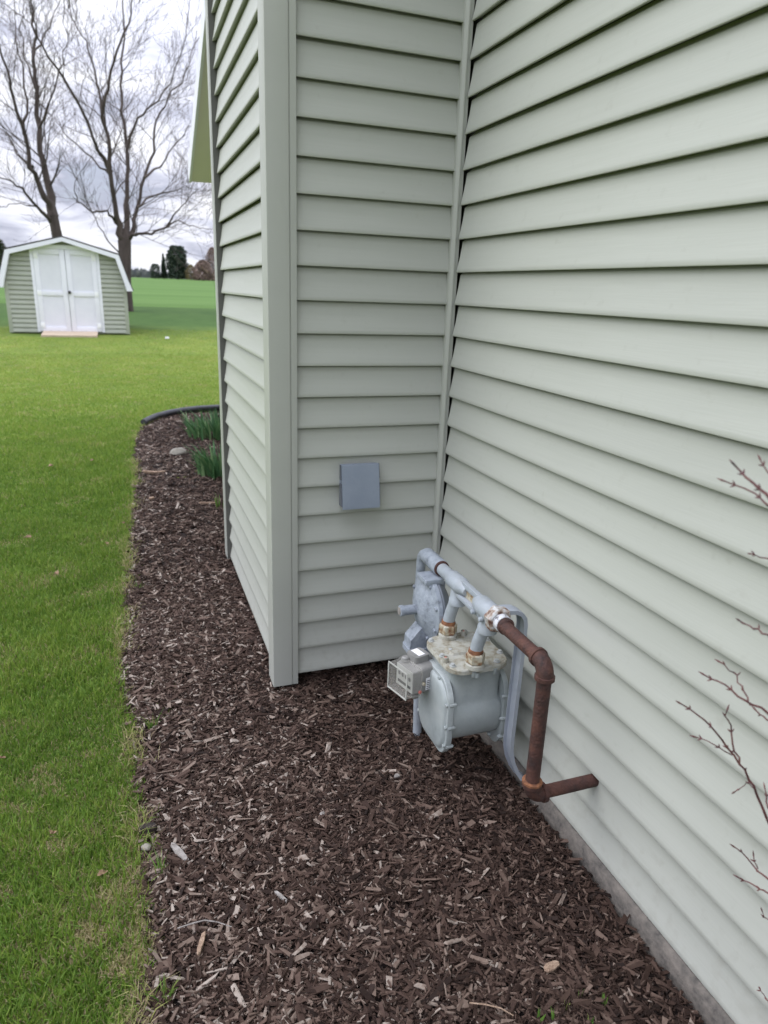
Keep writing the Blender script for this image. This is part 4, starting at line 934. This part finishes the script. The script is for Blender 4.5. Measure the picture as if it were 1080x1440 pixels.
lump('pebble', 'palechip', 'small white pebble at the middle of the mulch bed', 'pebble', 453, 1146, .018, .016, .012, 10)
lump('bark_chip', 'darkchip', 'dark lump of bark at the grass edge above a tan stone', 'wood chip', 208, 1168, .055, .03, .022, 5)
lump('stone', 'stone', 'small tan stone at the grass edge under the dark bark', 'stone', 206, 1194, .028, .026, .020, 0)
lump('stone', 'stone', 'pale flat stone in the far mulch near the iris clumps', 'stone', 251, 640, .16, .11, .09, 5, zz=0.01)
lump('stick', 'tanchip', 'short tan stick lying in the far mulch below the pale stone', 'stick', 217, 664, .20, .03, .022, 10)
lump('bark_chip', 'tanchip', 'tan angular chip near the grass edge of the far mulch', 'wood chip', 213, 702, .05, .035, .02, 60)
lump('stick', 'tanchip', 'tan knotted twig piece beside the far corner post', 'stick', 292, 708, .13, .018, .014, 4)
lump('bark_chip', 'palechip', 'pale long chip lying in mulch left of the meter, bottom middle', 'wood chip', 395, 1262, .05, .010, .008, -58)
b = MB(); pts = [at(x, y, 2, .028)+Vector((0, 0, z)) for x, y, z in ((250, 1307, .004), (270, 1303, .01), (288, 1299, .012), (306, 1300, .008), (326, 1305, .004))]
b.tube(pts, [.0016, .0019, .0018, .0015, .0010], 6); tag(b.build('stick', 'palechip'), 'thin pale curved stick lying across the mulch at lower left', 'stick')
b = MB(); pts = [at(x, y, 2, .03)+Vector((0, 0, z)) for x, y, z in ((660, 1412, .004), (682, 1418, .012), (703, 1422, .010), (722, 1430, .004))]
b.tube(pts, [.0016, .0018, .0016, .0012], 6); tag(b.build('stick', 'tanchip'), 'thin straw coloured twig at the bottom of the mulch', 'stick')
def dry_leaf(px, py, s, label, seed):
    rnd = random.Random(seed); p = at(px, py, 2, .03); b = MB(); n = 13; vv = []; a0 = rnd.random()*6
    for th in (0, .0015):
        vv.append((p.x, p.y, .034+th))
        for i in range(n):
            a = a0+2*math.pi*i/n; r_ = s*(.5+.2*math.cos(2*(a-a0))+rnd.uniform(-.26, .2)); vv.append((p.x+math.cos(a)*r_, p.y+math.sin(a)*r_, .034+th+.25*r_*math.sin(2*a+seed)+.006))
    ff = [(0, 1+i, 1+(i+1) % n) for i in range(n)]+[(n+1, n+2+(i+1) % n, n+2+i) for i in range(n)]+[(1+i, 1+(i+1) % n, n+2+(i+1) % n, n+2+i) for i in range(n)]
    b.add(vv, ff); tag(b.build('dry_leaf', 'leaf', smooth=12), label, 'leaf', 'dry leaves on the lawn')
for i, (px, py, s, lb_) in enumerate([(130, 648, .05, 'curled brown leaf on the lawn nearest the far mulch'), (72, 656, .06, 'brown leaf on the far lawn left of the curled leaf'), (38, 757, .05, 'greyish leaf on the lawn close to the left edge'),
    (80, 808, .045, 'crumpled tan leaf on the lawn below the greyish leaf'), (150, 765, .04, 'small pale leaf on the lawn near the bed edge'), (174, 736, .035, 'reddish leaf in the grass at the bed edge'),
    (75, 1174, .022, 'orange brown leaf fragment in the near grass'), (145, 1231, .026, 'red brown curled leaf in the near grass'), (1, 1068, .035, 'pale leaf cut by the left edge of the picture')]):
    dry_leaf(px, py, s*.72, lb_, i+3)
# white scrap on far lawn
p = at(225, 462, 2, gz(20)); b = MB(); b.box(p.x-.05, p.x+.05, 19.0, 19.06, gz(19), gz(19)+.05, .01); tag(b.build('paper_scrap', 'paper'), 'tiny white scrap on the lawn right of the shed', 'scrap')

# edging of the bed
epts = [(-1.06, 8.40), (-1.00, 8.58), (-0.90, 8.80), (-0.74, 9.02), (-0.56, 9.18), (-0.36, 9.29), (-0.15, 9.34), (0.12, 9.36)]
b = MB(); b.tube([(x, y, 0.055) for x, y in epts], 0.034, 14)
for i in range(len(epts)-1):
    pass
vv = []; 
for x, y in epts: vv += [(x-.006, y-.004, .03), (x+.006, y+.004, .03), (x+.006, y+.004, -.06), (x-.006, y-.004, -.06)]
ff = [(i*4+q, i*4+(q+1) % 4, (i+1)*4+(q+1) % 4, (i+1)*4+q) for i in range(len(epts)-1) for q in range(4)]
b.add(vv, ff); tag(b.build('bed_edging', 'rubber', smooth=50), 'curved black plastic edging at the far end of the mulch bed', 'edging')

# ------------------------------------------------------------------ plants
def blade_plant(name, label, cat, x, y, n, h, spread, m_, wd, seed, group=None, droop=0.3):
    rnd = random.Random(seed); b = MB(); root = empty(name, (x, y, 0), label, cat, group); ln = 6
    for i in range(n):
        a = rnd.random()*6.283; r0 = spread*math.sqrt(rnd.random()); bx, by = x+r0*math.cos(a), y+r0*math.sin(a)
        hh = h*rnd.uniform(.6, 1.1); out_ = rnd.uniform(.05, droop)*hh; aa = a+rnd.gauss(0, .5); w_ = wd*rnd.uniform(.7, 1.2); sa = rnd.random()*6.28
        ca, sa_ = math.cos(sa), math.sin(sa); vv = []
        for q in range(ln):
            t = q/(ln-1); ww = w_*(1-t**2.2)+.0004; px_, py_, pz_ = bx+math.cos(aa)*out_*t*t, by+math.sin(aa)*out_*t*t, hh*t
            vv += [(px_-ca*ww/2, py_-sa_*ww/2, pz_), (px_, py_, pz_+w_*.06), (px_+ca*ww/2, py_+sa_*ww/2, pz_)]
        ff = []
        for q in range(ln-1):
            for c_ in (0, 1): ff.append((q*3+c_, q*3+c_+1, q*3+c_+4, q*3+c_+3))
        b.add(vv, ff, rnd.random())
    b.build('leaves', m_, root, smooth=60, tint=True); return root
blade_plant('iris_clump', 'green iris clump beside the black edging at the far bed end', 'plant', -0.32, 7.75, 190, .25, .30, 'irisleaf', .030, 1, 'iris clumps behind the corner', .95)
blade_plant('iris_clump', 'green iris clump nearer the far corner post of the house', 'plant', -0.44, 6.05, 150, .26, .22, 'irisleaf', .028, 2, 'iris clumps behind the corner', .9)
blade_plant('seedling', 'small yellow green seedling beside the far corner post', 'plant', at(309, 715, 2, 0).x, at(309, 715, 2, 0).y, 9, .12, .03, 'shoot', .014, 3)
SH = [(757, 1436), (778, 1436), (796, 1416), (815, 1402), (830, 1436), (850, 1410)]
SHL = ['green bulb shoot at the bottom edge, leftmost of the six shoots', 'green bulb shoot second from left at the bottom edge', 'leaning green bulb shoot third from left near the foundation', 'bright green bulb shoot, farthest back of the six', 'short green bulb shoot fifth from left at the bottom edge', 'green bulb shoot nearest the concrete foundation']
for i, (px, py) in enumerate(SH):
    p = at(px, py, 2, 0.02); blade_plant('bulb_shoot', SHL[i], 'plant', p.x, p.y, 3, .05, .004, 'shoot', .008, 20+i, 'bulb shoots near the foundation', .25)
for i, (px, py, lb_) in enumerate([(225, 1222, 'green grass tuft in the mulch beside the large whitish chip'), (232, 1398, 'thin green grass tuft in the mulch at the lower left'), (215, 1018, 'green grass tuft in the mulch level with the foot of the house corner'), (196, 826, 'grass tuft at the bed edge beside the tan dry grass')]):
    p = at(px, py, 2, 0.02); blade_plant('grass_tuft', lb_, 'grass', p.x, p.y, 16, .06, .016, 'shoot', .0035, 40+i, 'grass tufts in the mulch', .8)

# red twig shrub reaching in from the right
SY_ = 0.70
shr = empty('red_twig_shrub', (-0.20, 0.31, 0), 'leafless red twigged shrub reaching in from the right edge', 'shrub')
def twig(poly, r0, r1, dy0=0.0, dy1=0.0, seed=0, buds=True):
    rnd = random.Random(seed); n = len(poly); pts = [at(px, py, 1, SY_+dy0+(dy1-dy0)*i/(n-1)) for i, (px, py) in enumerate(poly)]
    fine = []
    for i in range(n-1):
        for q in range(3):
            v = pts[i].lerp(pts[i+1], q/3)
            if q: v = v+Vector((rnd.gauss(0, .0015), rnd.gauss(0, .0015), rnd.gauss(0, .0015)))
            fine.append(v)
    fine.append(pts[-1]); m_ = len(fine); rad = [.68*(r0+(r1-r0)*i/(m_-1)) for i in range(m_)]
    b = MB(); b.tube(fine, rad, 8)
    if buds:
        for i in range(2, m_, 3):
            ax = (fine[i]-fine[i-1]).normalized(); o = ax.orthogonal().normalized(); o.rotate(Matrix.Rotation(rnd.random()*6.28, 3, ax))
            for s_ in (1, -1):
                d = (o*s_*0.8+ax).normalized(); p = fine[i]+o*s_*rad[i]*.7
                b.tube([p, p+d*.003, p+d*.007], [.0010, .0013, .0003], 6)
        p = fine[-1]; d = (fine[-1]-fine[-2]).normalized(); b.tube([p-d*.002, p+d*.005, p+d*.012], [.68*r1, .0016, .0004], 6)
    return b.build('twig', 'redtwig', shr, smooth=60)
twig([(1110, 1220), (1078, 1150), (1060, 1105), (1040, 1075), (1015, 1040), (990, 1012), (958, 990)], .0036, .0016, -.05, .05, 1)
twig([(1040, 1076), (1030, 1045), (1028, 1020), (1022, 1000)], .0024, .0014, 0, .03, 2)
twig([(1030, 1062), (1000, 1045), (980, 1037)], .0016, .0011, .02, .06, 3)
twig([(1062, 1110), (1050, 1100), (1034, 1113)], .0012, .0009, 0, .03, 4)
twig([(1120, 1028), (1080, 1003), (1048, 985), (1020, 963), (992, 950)], .0034, .0016, -.06, .04, 5)
twig([(1052, 986), (1044, 965), (1030, 945), (1014, 932)], .0020, .0012, -.02, .04, 6)
twig([(1120, 745), (1085, 705), (1060, 680), (1034, 655)], .0040, .0018, -.08, .0, 7)
twig([(1120, 740), (1080, 711), (1062, 694), (1020, 677)], .0028, .0013, -.06, .02, 8)
twig([(1110, 690), (1085, 670), (1070, 648)], .0024, .0012, -.05, 0, 9)
twig([(1110, 900), (1078, 892), (1060, 885), (1042, 874)], .0026, .0014, -.05, .02, 10)
twig([(1110, 795), (1078, 785), (1056, 779)], .0020, .0012, -.05, .02, 11)
twig([(1110, 1262), (1080, 1236), (1060, 1218), (1034, 1192)], .0030, .0014, -.06, .02, 12)
twig([(1110, 1275), (1080, 1256), (1062, 1246), (1040, 1235)], .0028, .0014, -.05, .02, 13)
twig([(1066, 1222), (1060, 1206)], .0016, .001, 0, .01, 14)
twig([(1110, 1330), (1088, 1305), (1072, 1282)], .0022, .0012, -.05, .02, 15)
twig([(1110, 1440), (1085, 1418), (1076, 1402), (1068, 1390)], .0016, .001, -.05, .02, 16)
twig([(1110, 1020), (1078, 1012), (1064, 1000)], .0026, .0014, -.04, .0, 17)
twig([(1104, 1170), (1080, 1136), (1076, 1110)], .0026, .0014, -.04, .0, 18)
# stems carrying the twigs, standing just outside the picture
for i, (x, y, tops) in enumerate([(-0.20, 0.33, [(1120, 745), (1120, 1028), (1110, 1220)]), (-0.16, 0.30, [(1110, 900), (1110, 1262), (1110, 690)]), (-0.25, 0.30, [(1110, 795), (1110, 1330), (1110, 1440), (1110, 1275), (1110, 1020), (1104, 1170)])]):
    for j, (px, py) in enumerate(tops):
        q = at(px, py, 1, SY_-.06); s0 = Vector((x, y, -.03)); mid = s0.lerp(q, .55)+Vector((.03, -.02, .05))
        pts = [s0*(1-t)**2+mid*2*t*(1-t)+q*t*t for t in [k_/8 for k_ in range(9)]]
        b = MB(); b.tube(pts, [.0052-.0018*k_/8 for k_ in range(9)], 8); b.build('stem', 'redtwig', shr, smooth=60)
